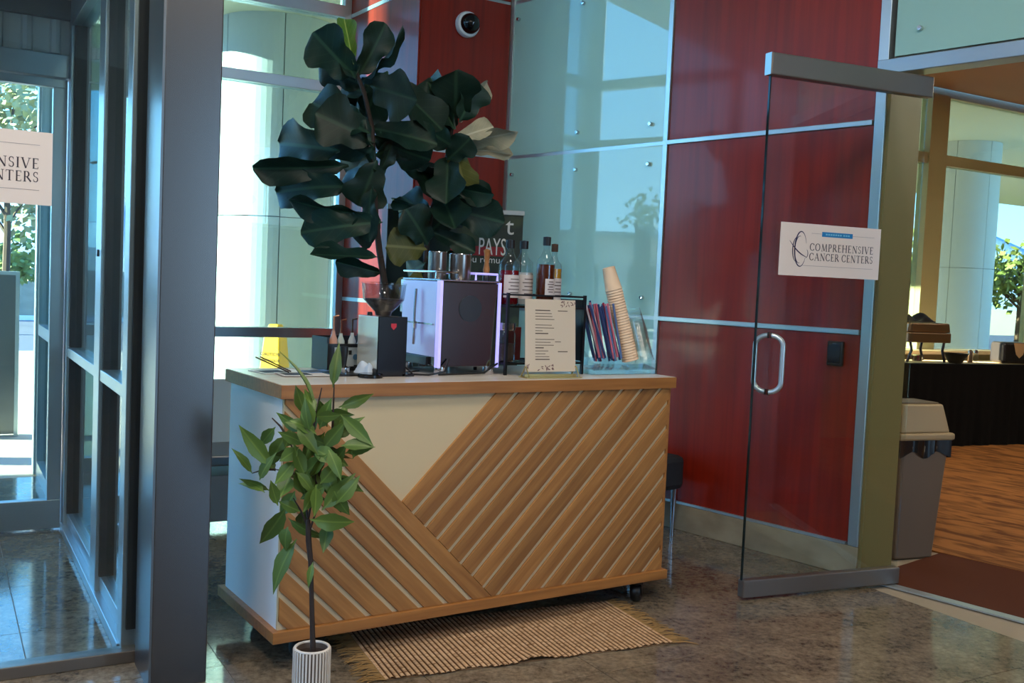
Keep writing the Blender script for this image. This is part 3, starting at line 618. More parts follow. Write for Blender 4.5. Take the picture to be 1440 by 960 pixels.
ob('hopper_lid', M().lathe([(.094, .375), (.094, .381), (0, .383)], 24, (.066, .10, 0), False), acryl, hp, True)
ob('knob', M().lathe([(.012, 0), (.010, .014), (0, .015)], 12, (.015, .12, .244), False), black, gr, True)
ob('power_cord', M().tube([(.129, .05, .05), (.16, .02, .02), (.16, -.01, .005), (.12, -.012, .005)], .004, 6), black, gr, True)

# ------------------------------------------------------------------ organiser corner
og = thing('black_organizer', 'black countertop organizer holding small bottles beside the grinder', 'organizer', CT(.365, .447, TOP + .002), CY)
mb = M(); mb.box(0, 0, 0, .24, .008, .115); mb.box(0, .162, 0, .24, .17, .14); mb.box(0, .008, 0, .008, .162, .14); mb.box(.232, .008, 0, .24, .162, .115); mb.box(.008, .008, 0, .232, .162, .006)
ob('case', mb, black, og); gy = ob('label_plate', M().box(.03, -.003, .02, .15, .0, .10), pm('grey_plate', S(150, 160, 165), .5), og)
for i in range(3): ob('pictogram', M().box(.05 + .022 * i, -.005, .07, .063 + .022 * i, -.003, .088), black, gy)
ob('pictogram', M().lathe([(.012, 0), (.012, .002)], 16).xf(Matrix.Translation((.125, -.003, .06)) @ Matrix.Rotation(R(90), 4, 'X')), pm('blue_print', S(70, 110, 140), .5), gy)
bt_cols = [('pinkish syrup bottle with a copper pump spout in the organizer', S(200, 150, 130), .20), ('clear dropper bottle with a brown top in the organizer', S(190, 200, 195), .185), ('tall clear dropper bottle with a dark stem in the organizer', S(200, 205, 205), .19), ('clear bottle with a black cap in the organizer', S(205, 210, 215), .15), ('small reddish brown bottle at the organizer corner', S(150, 70, 48), .13)]
for i, (lb_, c_, h) in enumerate(bt_cols):
    t_ = thing('small_bottle', lb_, 'bottle', CT(.37 + .045 + .043 * i, 0.447 + .06 + .02 * (i % 2), TOP + .0085), CY, group='small bottles in the organizer')
    r = .017
    ob('body', M().lathe([(r, 0), (r, h * .62), (r * .45, h * .74), (r * .4, h * .8)], 16), pm('bottle_tone_%d' % i, c_, .15, spec=.7), t_, True)
    if i < 3: ob('spout', M().tube([(0, 0, h * .79), (0, 0, h * 1.1), (.022, 0, h * 1.12)], .0045, 6), pm('spout_%d' % i, [S(190, 140, 110), S(120, 70, 50), S(80, 60, 52)][i], .35, .4), t_, True)
    else: ob('cap', M().lathe([(r * .6, h * .79), (r * .6, h * .98), (0, h)], 14, close=False), [None, None, None, black, bark][i], t_, True)
tp = thing('tamper', 'black handled coffee tamper on the dark mat', 'tamper', CT(.395, .35, TOP + .0095), CY)
ob('base', M().lathe([(.029, 0), (.029, .018), (.012, .026)], 22), chrome, tp, True); ob('handle', M().lathe([(.011, .024), (.014, .05), (.019, .085), (.017, .103), (0, .107)], 18, close=False), black, tp, True)
mt_ = ob('bar_mat', M().box(0, 0, 0, .24, .15, .008), black, loc=CT(.31, .25, TOP + .0005), rz=CY, label='flat black rubber bar mat beside the grinder', cat='mat', bevel=.002)
dc = thing('folded_cloth', 'crumpled pale blue cloth on the black mat beside the grinder', 'cloth', CT(.492, .30, TOP + .009), CY + .3)
def clf(u, v):
    x = (u - .5) * .11; y = (v - .5) * .09; e = min(u, 1-u, v, 1-v) * 7
    return (x, y, min(1, e) * (.030 + .010 * math.sin(u * 9) + .010 * math.sin(v * 11 + u * 5)))
ob('cloth', M().grid(clf, 22, 22).add([clf(0, 0), clf(1, 0), clf(1, 1), clf(0, 1)], [(0, 1, 2, 3)]), pm('pale_blue_cloth', S(190, 202, 216), .85), dc, True)
lid_ = ob('knockbox_lid', M().lathe([(.05, 0), (.05, .012), (.046, .016), (0, .016)], 24, close=False), black_gl, smooth=True, loc=CT(.445, .20, TOP + .0005), label='round black lid lying in front of the bar mat', cat='lid')
# papers and stir sticks
for i, (u, v, a, w_, h_, c_, lb_) in enumerate(((.10, .47, 8, .20, .15, S(228, 228, 226), 'white leaflet lying near the back left of the worktop'), (.15, .33, -6, .21, .15, S(206, 200, 194), 'grey printed leaflet at the left front of the worktop'), (.27, .42, 14, .14, .10, S(90, 120, 160), 'blue printed card on the worktop beside the mat'))):
    z_ = TOP + .0008 + .0022 * i
    o = ob('leaflet', M().box(-w_/2, -h_/2, 0, w_/2, h_/2, .0016), pm('leaflet_%d' % i, c_, .5), loc=CT(u + w_/3, v, z_), rz=CY + R(a), label=lb_, cat='leaflet')
    ob('print_block', M().box(-w_*.42, -h_*.3, .0016, w_*.1, h_*.35, .0019), pm('print_%d' % i, S(60, 60, 66), .6), o)
for i in range(2):
    p = at(398 + 4 * i, 522 - 2 * i, 4.0); q = at(359 + 10 * i, 502 - 3 * i, 4.12)
    b0 = CT(.17 + .02 * i, .37 + .03 * i, TOP + .008); e0 = CT(.06 + .025 * i, .45 + .02 * i, TOP + .062)
    ob('stir_stick', M().tube([b0, e0], .003, 6), barkdk if i == 0 else bark, label=['dark brown stir stick propped on the leaflets', 'lighter brown stir stick propped on the leaflets'][i], cat='stick')

# ------------------------------------------------------------------ wire rack with bottles
rk = thing('wire_rack', 'black wire rack on the worktop behind the menu card', 'rack', CT(1.09, .20, TOP), CY)
for x in (0, .42):
    for y in (0, .25): ob('post', M().box(x - .006, y - .006, 0, x + .006, y + .006, .36), blackmetal, rk)
for z in (.05, .30, .352):
    f2 = M(); [f2.box(*q) for q in ((0, -.005, z - .004, .42, .005, z + .004), (0, .245, z - .004, .42, .255, z + .004), (-.005, 0, z - .004, .005, .25, z + .004), (.415, 0, z - .004, .425, .25, z + .004))]
    ob('rail', f2, blackmetal, rk)
for z in (.05, .30): 
    f2 = M(); [f2.box(.02 + .0345 * k, .0, z - .002, .024 + .0345 * k, .25, z + .002) for k in range(12)]
    ob('shelf_wires', f2, blackmetal, rk)
ob('side_plate', M().box(.416, .01, .06, .424, .24, .34), black, rk)
def bottle(label, u, v, z, r, h, liquid, lvl, cap, lab, capmat=None, neck=.3):
    t_ = thing('syrup_bottle', label, 'bottle', CT(u, v, z), CY, group='tall bottles on the wire rack')
    bh = h * (1 - neck - .1)
    pr = [(r * .9, 0), (r, .006), (r, bh), (r * .93, bh + .02), (r * .55, bh + h * neck * .42), (r * .34, bh + h * neck * .7), (r * .32, h * .92)]
    ob('glass', M().lathe(pr, 26), botg, t_, True)
    if lvl: ob('liquid', M().lathe([(r * .86, .006), (r * .94, .012), (r * .94, min(lvl, bh)), (0, min(lvl, bh) + .001)], 26, close=False), liquid, t_, True)
    ob('cap', M().lathe([(r * .42, h * .87), (r * .42, h * .99), (0, h)], 18, close=False), capmat or black, t_, True)
    if lab:
        z0, z1, a0, a1 = lab; mb = M(); mb.grid(lambda u_, v_: ((r + .0008) * math.cos(R(a0 + (a1 - a0) * u_)), (r + .0008) * math.sin(R(a0 + (a1 - a0) * u_)), z0 + (z1 - z0) * v_), 14, 1)
        lo_ = ob('paper_label', mb, pm('label_paper', S(206, 196, 192), .6), t_, True)
        tm = M()
        for k in range(5):
            zz = z0 + (z1 - z0) * (.2 + .15 * k); am = (a0 + a1) / 2; dd = (a1 - a0) * (.3 if k % 2 else .22)
            tm.grid(lambda u_, v_: ((r + .0013) * math.cos(R(am - dd + 2 * dd * u_)), (r + .0013) * math.sin(R(am - dd + 2 * dd * u_)), zz + .004 * v_), 8, 1)
        ob('label_print', tm, pm('label_ink', S(90, 70, 72), .6), lo_)
    return t_
redl = pm('red_syrup', S(120, 14, 26), .15); amb = pm('amber_syrup', S(86, 34, 12), .12); yell = pm('yellow_syrup', S(196, 142, 40), .15); clr = pm('clear_syrup', S(190, 190, 190), .15)
ZB = TOP + .303
bottle('clear bottle of red syrup with black cap, nearest the espresso machine', 1.155, .30, ZB, .047, .292, redl, .155, 0, (.035, .135, -150, -20))
bottle('clear bottle with wide white label, second on the rack', 1.26, .345, ZB, .047, .295, clr, .15, 0, (.03, .14, -150, -20))
bottle('tall amber brown bottle with black cap, third on the rack', 1.315, .245, ZB, .042, .315, amb, .19, 0, (.05, .125, -125, -45))
bottle('yellow syrup bottle with a cork top, rightmost on the rack', 1.425, .335, ZB, .037, .29, yell, .19, 0, (.03, .13, -140, -30), bark)
for i, (u, lb_) in enumerate(((1.125, 'glass jar with a silver lid inside the wire rack'), (1.44, 'dark glass jar at the right end inside the wire rack'))):
    t_ = thing('storage_jar', lb_, 'jar', CT(u, .27, TOP + .0545), CY)
    ob('glass', M().lathe([(.046, 0), (.05, .01), (.05, .12), (.042, .14)], 24), botg if i == 0 else black_gl, t_, True); ob('contents', M().lathe([(.044, .004), (.044, .08), (0, .085)], 20, close=False), pm('jar_fill_%d' % i, S(52, 36, 32), .6), t_, True)
    ob('lid', M().lathe([(.046, .14), (.048, .145), (.048, .172), (0, .174)], 24, close=False), steel if i == 0 else black, t_, True)
bx_ = ob('syrup_carton', M().box(-.04, -.03, 0, .04, .03, .15), pm('maroon_carton', S(92, 34, 36), .5), loc=CT(1.215, .36, TOP + .0545), rz=CY, label='maroon carton standing inside the wire rack', cat='carton', bevel=.002)

# menu card
mn = thing('menu_stand', 'cream printed menu card in a slim brass stand', 'menu', CT(1.118, .085, TOP + .004), CY - R(4))
pap = pm('menu_paper', S(206, 190, 168), .6); ink = pm('menu_ink', S(96, 82, 74), .7); brass = pm('pale_brass', S(190, 170, 110), .3, .8)
cd_ = ob('card', M().box(0, -.002, .022, .256, .002, .335), pap, mn); cd_.rotation_euler = (R(-5), 0, 0)
rd = random.Random(5); pr_ = M()
for k in range(17):
    z = .285 - .0125 * k - (.012 if k > 8 else 0)
    if k in (4,): continue
    w_ = rd.uniform(.035, .10); pr_.box(.05, -.0026, z, .05 + w_, -.002, z + (.0045 if k % 4 == 0 else .0026))
pr_.box(.165, -.0026, .285, .215, -.002, .2885); pr_.box(.15, -.0026, .15, .18, -.002, .153); pr_.box(.165, -.0026, .107, .215, -.002, .111)
ob('print_lines', pr_, ink, cd_)
fl_ = M(); rd = random.Random(8)
for cx, cz, n_ in ((.20, .318, 8), (.235, .322, 6), (.12, .042, 12), (.02, .05, 4), (.085, .04, 4)):
    for k in range(n_):
        x = cx + rd.uniform(-.022, .022); z = cz + rd.uniform(-.012, .01); a = rd.uniform(0, 3.1); s_ = .008
        fl_.add([(x - s_*math.cos(a), -.0026, z - s_*math.sin(a)), (x + .3*s_*math.sin(a), -.0026, z - .3*s_*math.cos(a)), (x + s_*math.cos(a), -.0026, z + s_*math.sin(a)), (x - .3*s_*math.sin(a), -.0026, z + .3*s_*math.cos(a))], [(0, 1, 2, 3)])
ob('leaf_print', fl_, pm('leaf_print_ink', S(104, 70, 74), .7), cd_)
ob('stand_base', M().box(-.012, -.035, -.003, .268, .035, .001).box(-.004, -.004, .0, .26, .0, .012), brass, mn)
for x in (.0, .256): ob('stand_leg', M().tube([(x, -.034, .001), (x, -.004, .045)], .003, 6).tube([(x, .034, .001), (x, .0, .045)], .003, 6), brass, mn)

# ------------------------------------------------------------------ acrylic cup holder, cups, straws
ho = thing('cup_holder', 'clear acrylic holder for cups and straws at the cart end', 'cup holder', CT(1.525, .13, TOP + .002), CY)
ob('shelf', M().add([(0, .0, .02), (.385, .0, .02), (.385, .22, .06), (0, .22, .06), (0, .0, .024), (.385, .0, .024), (.385, .22, .064), (0, .22, .064)], [(3,2,1,0),(4,5,6,7),(0,1,5,4),(1,2,6,5),(2,3,7,6),(3,0,4,7)]), acryl, ho)
ob('side_wall', M().prism([(0, 0), (.23, 0), (.23, .20), (.10, .16), (0, .05)], .381, .385, lambda x, y, h: (h, x, y)), acryl, ho)
ob('side_wall', M().prism([(0, 0), (.23, 0), (.23, .16), (.10, .12), (0, .05)], .0, .004, lambda x, y, h: (h, x, y)), acryl, ho)
ob('front_lip', M().box(.004, -.002, .0, .381, .002, .05), acryl, ho); ob('base', M().box(.004, .002, 0, .381, .225, .003), acryl, ho); ob('divider', M().box(.125, .01, .03, .128, .2, .10), acryl, ho)
def lean_frame(base, lean_u, lean_v=0.0):
    z_ = (Vector((0, 0, 1)) + Cu * lean_u + Cv * lean_v).normalized(); x_ = Cu - z_ * Cu.dot(z_); x_.normalize(); y_ = z_.cross(x_)
    m_ = Matrix((x_, y_, z_)).transposed().to_4x4(); m_.translation = base; return m_
kraft = pm('cream_paper_cup', S(226, 196, 164), .6)
rim_r, bot_r, ch = .0405, .029, .108
cup_me = M().lathe([(rim_r - .0035, 0), (rim_r, 0), (rim_r + .001, .0025), (rim_r - .001, .005), (bot_r, ch), (bot_r - .002, ch), (0, ch - .006)], 26, close=False).mesh('paper_cup', kraft, True)
mf = lean_frame(CT(1.80, .20, TOP + .062), -.29, .10)
for k in range(28):
    o = link('paper_cup', cup_me, label='topmost upside down cream paper cup, its whole side showing' if k == 27 else 'lowest cream paper cup of the tall leaning stack' if k == 0 else 'cream paper cup nested mid stack with only its rim showing', cat='cup', group='stack of paper cups in the acrylic holder')
    o.matrix_world = mf @ Matrix.Translation((random.uniform(-.0006, .0006), random.uniform(-.0006, .0006), .0128 * k))
pc_me = M().lathe([(.043, 0), (.046, 0), (.0465, .003), (.044, .006), (.033, .11), (.0, .111)], 26, close=False).mesh('plastic_cup', clearp, True)
mf = lean_frame(CT(1.862, .17, TOP + .06), -.26, .12)
for k in range(11):
    o = link('plastic_cup', pc_me, label='topmost clear plastic cup of the shorter leaning stack' if k == 10 else 'lowest clear plastic cup resting on the acrylic shelf' if k == 0 else 'clear plastic cup nested in the middle of the shorter stack', cat='cup', group='stack of clear plastic cups in the acrylic holder')
    o.matrix_world = mf @ Matrix.Translation((0, 0, .0145 * k))
scol = [pm('straw_navy', S(44, 62, 110), .4), pm('straw_pink', S(206, 110, 130), .4), pm('straw_blue', S(84, 112, 160), .4), pm('straw_white', S(220, 205, 214), .4), pm('straw_red', S(168, 44, 70), .4)]
snm = ['navy', 'pink', 'blue', 'pale', 'red']
sm_ = [M().tube([(0, 0, 0), (0, 0, .26)], .0054, 7).mesh('straw', c_, True) for c_ in scol]
rd = random.Random(12)
for k in range(34):
    c_ = [0, 1, 2, 0, 3, 4, 0, 1, 2][k % 9]
    u = 1.575 + .125 * (k / 33) + rd.uniform(-.008, .008); v = .17 + rd.uniform(0, .11)
    o = link('straw', sm_[c_], label='%s drinking straw in the bundle beside the paper cups' % snm[c_], cat='straw', group='%s straws in the acrylic holder' % snm[c_])
    o.matrix_world = lean_frame(CT(u + .035, v, TOP + .052 + rd.uniform(0, .03)), -.28 + rd.uniform(-.13, .11), .05 + rd.uniform(-.08, .06))

# ================================================================== PLANTS
def leaf_mesh(name, mat, prof, nu=12, nv=6, droop=.25, fold=.25, wave=.03, seed=0):
    """leaf along +X length 1, half width from prof, folded along the midrib and drooping"""
    rd = random.Random(seed); ph = rd.uniform(0, 6)
    def fn(u, v):
        s_ = (v - .5) * 2; hw = 0
        for (a, ha), (b_, hb) in zip(prof[:-1], prof[1:]):
            if a <= u <= b_ + 1e-9:
                k = (u - a) / (b_ - a); k = k * k * (3 - 2 * k); hw = ha + (hb - ha) * k; break
        y = s_ * hw; z = -droop * u * u + fold * abs(y) + wave * math.sin(u * 14 + ph + 2 * s_) * abs(s_) ** 2
        return (u, y, z)
    return M().grid(fn, nu, nv).mesh(name, mat, True)
fiddle = [(0, .012), (.05, .012), (.12, .13), (.30, .20), (.48, .21), (.72, .33), (.88, .30), (.96, .18), (1, .03)]
FIG = {}
for nm, mt in (('d', fig_dark), ('l', fig_green), ('p', fig_pale), ('o', fig_olive)):
    FIG[nm] = [leaf_mesh('leaf', mt, fiddle, 14, 8, d_, f_, w_, i) for i, (d_, f_, w_) in enumerate(((.12, .3, .035), (.25, .15, .05), (.02, .45, .03), (.3, .3, .06 if nm != 'p' else .09)))]
def place_leaf(me, parent, base, tip, wid, roll, root, nominal=.66):
    ax = tip - base; L = ax.length; ax.normalize(); tocam = (Vector((0, 0, CH)) - base).normalized()
    nn_ = tocam - ax * tocam.dot(ax); nn_.normalize(); nn_ = Matrix.Rotation(roll, 3, ax) @ nn_
    yy = nn_.cross(ax); m_ = Matrix((ax, yy, nn_)).transposed().to_4x4() @ Matrix.Diagonal((L, wid / nominal, L, 1)); m_.translation = base
    o = link('leaf', me, parent); o.matrix_world = m_
    o.matrix_parent_inverse = Matrix.Identity(4); o.matrix_basis = Matrix.Translation(-root) @ m_
    return o
def fig_tree(label, trunk, leaves, Y, potr, seed, name='fiddle_leaf_fig'):
    rd = random.Random(seed); pts = [at(x, y, Y) for x, y in trunk]; root = Vector((pts[0].x, pts[0].y, 0))
    t_ = thing(name, label, 'potted tree', root)
    tp_ = [Vector((0, 0, .30))] + [p - root for p in pts]
    ob('trunk', M().tube(tp_, [.024] + [.02 - .012 * i / len(pts) for i in range(len(pts))], 9), barkdk, t_, True)
    ob('pot', M().lathe([(potr * .78, 0), (potr, .33), (potr, .36), (potr * .93, .36), (potr * .9, .30)], 28, close=False).lathe([(0, .002), (potr * .78, .002)], 28, close=False), pm('woven_pot_' + str(seed), S(120, 98, 70), .8), t_, True)
    ob('soil', M().lathe([(0, .30), (potr * .9, .30)], 24, close=False), barkdk, t_)
    for (bx, by, tx, ty, w_, roll, kind) in leaves:
        yb = Y + rd.uniform(-.08, .08); yt = Y + rd.uniform(-.22, .22)
        b_ = at(bx, by, yb); e_ = at(tx, ty, yt)
        place_leaf(FIG[kind][rd.randrange(4)], t_, b_, e_, w_ * 1.12 / FPX * Y, R(roll), root)
        # petiole from the nearest trunk point
    return t_
fig_tree('tall fiddle leaf fig behind the cart with a fresh green top leaf', [(543, 430), (541, 400), (533, 350), (528, 300), (527, 250), (523, 180), (512, 130), (498, 95), (494, 70)], [
    (497, 90, 484, 26, 24, 10, 'l'), (503, 110, 438, 52, 64, -15, 'd'), (503, 108, 548, 37, 46, 20, 'd'), (506, 116, 573, 71, 15, 55, 'd'), (500, 112, 470, 48, 40, 30, 'd'),
    (518, 122, 438, 93, 42, -20, 'd'), (545, 100, 505, 168, 62, 15, 'd'), (520, 120, 585, 140, 64, 10, 'd'), (545, 108, 622, 182, 50, -30, 'd'), 
    (520, 188, 432, 138, 62, 10, 'd'), (522, 205, 466, 138, 66, -20, 'd'), (478, 212, 373, 196, 66, 5, 'd'), (528, 200, 446, 158, 70, 15, 'd'), (525, 215, 440, 190, 62, -5, 'd'),
    (490, 232, 358, 243, 42, -25, 'd'), (492, 262, 376, 262, 56, 15, 'd'), (525, 205, 480, 262, 66, 20, 'd'), (528, 240, 470, 225, 58, 0, 'd'), (530, 225, 505, 290, 60, -10, 'd'),
    (522, 300, 406, 299, 32, -35, 'd'), (538, 312, 424, 322, 50, 10, 'd'), (535, 308, 500, 335, 46, -30, 'd'), (537, 362, 436, 357, 24, 30, 'd'), (538, 384, 472, 368, 30, -20, 'd'),
    (524, 262, 508, 332, 40, 45, 'd'), (520, 180, 612, 196, 46, -30, 'd'), (522, 190, 606, 236, 48, 25, 'd'), (524, 218, 586, 200, 40, 15, 'd'), (528, 250, 556, 212, 24, 40, 'd'),
      (515, 130, 470, 115, 50, 25, 'd'), ], 5.35, .17, 21)
fig_tree('shorter fiddle leaf fig at the right with dry pale leaves', [(597, 430), (598, 390), (600, 340), (606, 300), (622, 250), (632, 205), (638, 165)], [
    (640, 172, 642, 104, 62, 5, 'd'), (645, 172, 676, 118, 46, 25, 'd'), (648, 172, 692, 116, 26, 40, 'p'), (640, 182, 604, 108, 46, -25, 'd'), (636, 186, 616, 122, 40, 30, 'd'),
    (645, 198, 722, 192, 30, 35, 'p'), (646, 212, 716, 206, 24, -40, 'p'), (640, 196, 690, 176, 30, -30, 'p'), (632, 200, 588, 140, 54, 20, 'd'), (636, 205, 590, 178, 50, -10, 'd'),
    (640, 205, 652, 270, 44, 15, 'o'), (622, 250, 690, 280, 36, -10, 'd'), (630, 262, 694, 274, 30, 30, 'd'), (612, 288, 706, 312, 52, 0, 'd'), (606, 325, 668, 352, 30, -15, 'd'), (612, 275, 668, 248, 40, 20, 'd'),
      (610, 280, 590, 215, 56, 25, 'd'), (606, 300, 560, 300, 52, -20, 'd'), (604, 310, 562, 270, 46, 15, 'd'),
    (602, 330, 640, 290, 50, -10, 'd'), (600, 350, 552, 345, 50, 5, 'o'), (600, 360, 640, 385, 48, -25, 'd'), (598, 370, 560, 392, 50, 20, 'd'), (602, 345, 580, 300, 50, 20, 'd'), (604, 372, 645, 372, 36, 15, 'd'), (600, 385, 575, 415, 46, 0, 'o'), (600, 390, 640, 415, 44, 0, 'd'),
    (628, 225, 660, 200, 40, 20, 'd'), (625, 232, 600, 262, 46, -15, 'd'), (630, 215, 628, 285, 50, 10, 'd'), (616, 262, 640, 320, 52, -20, 'd')], 5.75, .17, 22)

# young tree in a ribbed pot in front of the cart
YT = 3.3
def yt(x, y, dy=0.0): return at(280 + x / 2, 480 + y / 2, YT + dy)
pb = at(439, 910, YT); proot = Vector((pb.x, pb.y, 0)); ph_ = pb.z
yp = thing('young_potted_tree', 'slender leafy tree in a ribbed white pot in front of the cart', 'potted plant', proot)
ribw = pm('white_ribbed_ceramic', S(214, 206, 196), .5); 
pot = ob('pot', M().lathe([(.052, 0), (.060, .01), (.0605, ph_), (.053, ph_), (.052, ph_ - .03), (0, ph_ - .03)], 40, close=False).lathe([(0, 0), (.052, 0)], 40, close=False), pm('dark_groove_ceramic', S(96, 84, 76), .6), yp, True)
rib_me = M().box(-.0028, -.0022, 0, .0028, .0022, ph_ - .006).mesh('rib', ribw)
for k in range(34):
    a = 2 * math.pi * k / 34; o = link('rib', rib_me, pot, (.0612 * math.cos(a), .0612 * math.sin(a), .004), a + math.pi / 2)
ob('rim', M().tube([(.0565 * math.cos(R(a)), .0565 * math.sin(R(a)), ph_) for a in range(0, 361, 10)], .0048, 8, False), ribw, pot, True)
ob('soil', M().lathe([(0, 0), (.052, 0)], 20, (0, 0, ph_ - .02), close=False), barkdk, yp)
st = [yt(320, 862), yt(318, 780), yt(316, 700), yt(314, 620), yt(308, 560), yt(306, 500)]
tm_ = M(); tm_.tube([Vector((0, 0, ph_ - .03))] + [p - proot for p in st], [.011, .010, .0085, .008, .009, .010, .008], 8)
for a, b_ in (((306, 500), (290, 380)), ((306, 500), (330, 400)), ((308, 540), (345, 440)), ((306, 520), (265, 440)), ((330, 400), (375, 250)), ((290, 380), (250, 270)), ((330, 400), (320, 200)), ((290, 380), (215, 360)), ((330, 400), (410, 320)), ((250, 270), (205, 215)), ((320, 250), (345, 130)), ((375, 250), (380, 120)), ((215, 360), (150, 370)), ((345, 440), (400, 480))):
    tm_.tube([yt(*a) - proot, (yt(*a) + yt(*b_)) / 2 - proot + Vector((0, 0, .006)), yt(*b_) - proot], [.0045, .0035, .0018], 6)
ob('stem', tm_, barkdk, yp, True)
lance = [(0, .01), (.06, .02), (.25, .14), (.45, .19), (.7, .13), (.9, .04), (1, .004)]
YL = [leaf_mesh('leaf', tree_lf, lance, 10, 4, d_, .25, .0, i) for i, d_ in enumerate((.15, .35, -.2, .5))]
YLV = [(325, 200, 301, 28, 20, 60), (376, 130, 390, 25, 34, 20), (392, 185, 482, 158, 34, -15), (398, 205, 476, 280, 42, 10), (408, 315, 485, 288, 32, 20), (365, 315, 278, 382, 46, 5), (360, 405, 290, 440, 44, -10),
    (312, 500, 425, 520, 52, 5), (285, 478, 228, 455, 34, 20), (245, 465, 178, 578, 52, 10), (275, 555, 190, 682, 54, 10), (200, 420, 128, 380, 30, -20), (205, 355, 122, 248, 46, 0), (215, 240, 168, 292, 36, 15), (245, 262, 195, 342, 48, -10),
    (150, 372, 108, 308, 30, 25), (185, 425, 128, 380, 34, 30), (222, 462, 198, 395, 32, -10), (255, 375, 235, 435, 50, 20), (432, 330, 452, 270, 30, 20), (345, 475, 425, 385, 46, -20), (385, 455, 440, 400, 40, 15), (365, 500, 352, 580, 40, 0), (250, 495, 325, 568, 34, 25), (320, 620, 305, 680, 20, 20),
    (300, 380, 260, 300, 46, 10), (330, 330, 300, 250, 44, -10), (350, 300, 400, 240, 44, 15), (330, 260, 280, 220, 40, 20), (360, 240, 340, 170, 40, -15), (310, 240, 250, 225, 36, 30), (385, 260, 405, 190, 42, 10), (320, 300, 380, 330, 46, -10), (300, 430, 270, 370, 46, 5), (340, 400, 390, 350, 46, 15), (370, 350, 420, 300, 44, -20), (290, 340, 330, 280, 42, 20), (270, 420, 240, 480, 46, 10), (330, 210, 385, 215, 36, 25), (355, 200, 420, 210, 34, -10), (380, 420, 410, 490, 44, 20), (300, 470, 280, 540, 42, -10), (250, 520, 230, 580, 44, 15), (395, 400, 440, 420, 40, 10), (240, 300, 265, 250, 34, 20), (215, 365, 175, 320, 40, 10), (170, 390, 190, 330, 34, -15), (280, 300, 235, 330, 40, 10)]
rd = random.Random(31)
for k in range(30):
    a_ = rd.uniform(0, 6.28); r_ = rd.uniform(20, 75); cx_, cy_ = 325 + r_ * math.cos(a_), 310 + 1.5 * r_ * math.sin(a_); an_ = rd.uniform(.2, 2.6) if rd.random() < .6 else a_
    YLV.append((cx_, cy_, cx_ + 75 * math.cos(an_), cy_ + 75 * math.sin(an_), rd.uniform(34, 48), rd.uniform(-30, 30)))
for (a, b_, c_, d_, w_, ro) in YLV:
    z0 = rd.uniform(-.07, .05)
    c_, d_ = a + (c_ - a) * 1.15, b_ + (d_ - b_) * 1.15
    place_leaf(YL[rd.randrange(4)], yp, yt(a, b_, z0), yt(c_, d_, z0 + rd.uniform(-.05, .04)), w_ / 2 / FPX * YT, R(ro + rd.uniform(-25, 25)), proot, .36)

# ================================================================== RUG
RO = Vector((-.41, 3.56, 0)); RY = R(24.5)
rug = thing('woven_rug', 'cream and brown woven jute rug lying under the cart front', 'rug', RO, RY)
ropem = bpy.data.materials.new('jute_weave'); ropem.use_nodes = True; n = ropem.node_tree; b = n.nodes['Principled BSDF']; b.inputs['Roughness'].default_value = .95; b.inputs['Specular IOR Level'].default_value = .1
t = n.nodes.new('ShaderNodeTexCoord'); mp = n.nodes.new('ShaderNodeMapping'); mp.inputs['Scale'].default_value = (16, 180, 1); nz = n.nodes.new('ShaderNodeTexNoise'); nz.inputs['Scale'].default_value = 1; nz.inputs['Detail'].default_value = 3
cr = n.nodes.new('ShaderNodeValToRGB'); cr.color_ramp.elements[0].color = S(122, 90, 60); cr.color_ramp.elements[0].position = .34; cr.color_ramp.elements[1].color = S(196, 162, 126); cr.color_ramp.elements[1].position = .5
n.links.new(t.outputs['Object'], mp.inputs[0]); n.links.new(mp.outputs[0], nz.inputs[0]); n.links.new(nz.outputs[0], cr.inputs[0])
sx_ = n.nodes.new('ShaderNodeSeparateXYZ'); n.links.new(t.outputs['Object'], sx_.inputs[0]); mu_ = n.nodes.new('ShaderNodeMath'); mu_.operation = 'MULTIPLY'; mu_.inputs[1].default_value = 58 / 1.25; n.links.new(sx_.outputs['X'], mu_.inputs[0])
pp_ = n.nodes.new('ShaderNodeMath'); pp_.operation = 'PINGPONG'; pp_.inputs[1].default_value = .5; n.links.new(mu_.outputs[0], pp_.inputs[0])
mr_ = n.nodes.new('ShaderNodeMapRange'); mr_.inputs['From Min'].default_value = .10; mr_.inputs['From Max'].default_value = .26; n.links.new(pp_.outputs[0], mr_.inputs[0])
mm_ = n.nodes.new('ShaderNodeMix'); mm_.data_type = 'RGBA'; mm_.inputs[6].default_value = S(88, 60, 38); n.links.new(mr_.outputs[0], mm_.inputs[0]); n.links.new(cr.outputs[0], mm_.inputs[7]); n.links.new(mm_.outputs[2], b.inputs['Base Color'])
RL, RW, NR = 1.25, .56, 58
rd = random.Random(2); eb_ = [.006 * math.sin(k * .5) + rd.uniform(-.004, .004) for k in range(NR + 1)]
def rf(u, v):
    x = u * RL; k = u * NR; c = abs(math.sin(math.pi * k)); y = v * RW
    if v < .06: y += eb_[min(int(k), NR)] * (1 - v / .06)
    kn = .55 + .45 * abs(math.sin(v * RW / .012 * math.pi + int(k) * 1.57))
    lift = .012 * math.exp(-((x - .62) / .06) ** 2) * max(0, 1 - v / .2)
    return (x, y, .003 + .0085 * math.sqrt(c) * kn + lift)
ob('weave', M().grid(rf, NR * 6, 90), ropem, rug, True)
ob('backing', M().box(0, .004, 0.0005, RL, RW, .004), pm('jute_backing', S(110, 84, 58), .95), rug)
fg = M(); rd = random.Random(9)
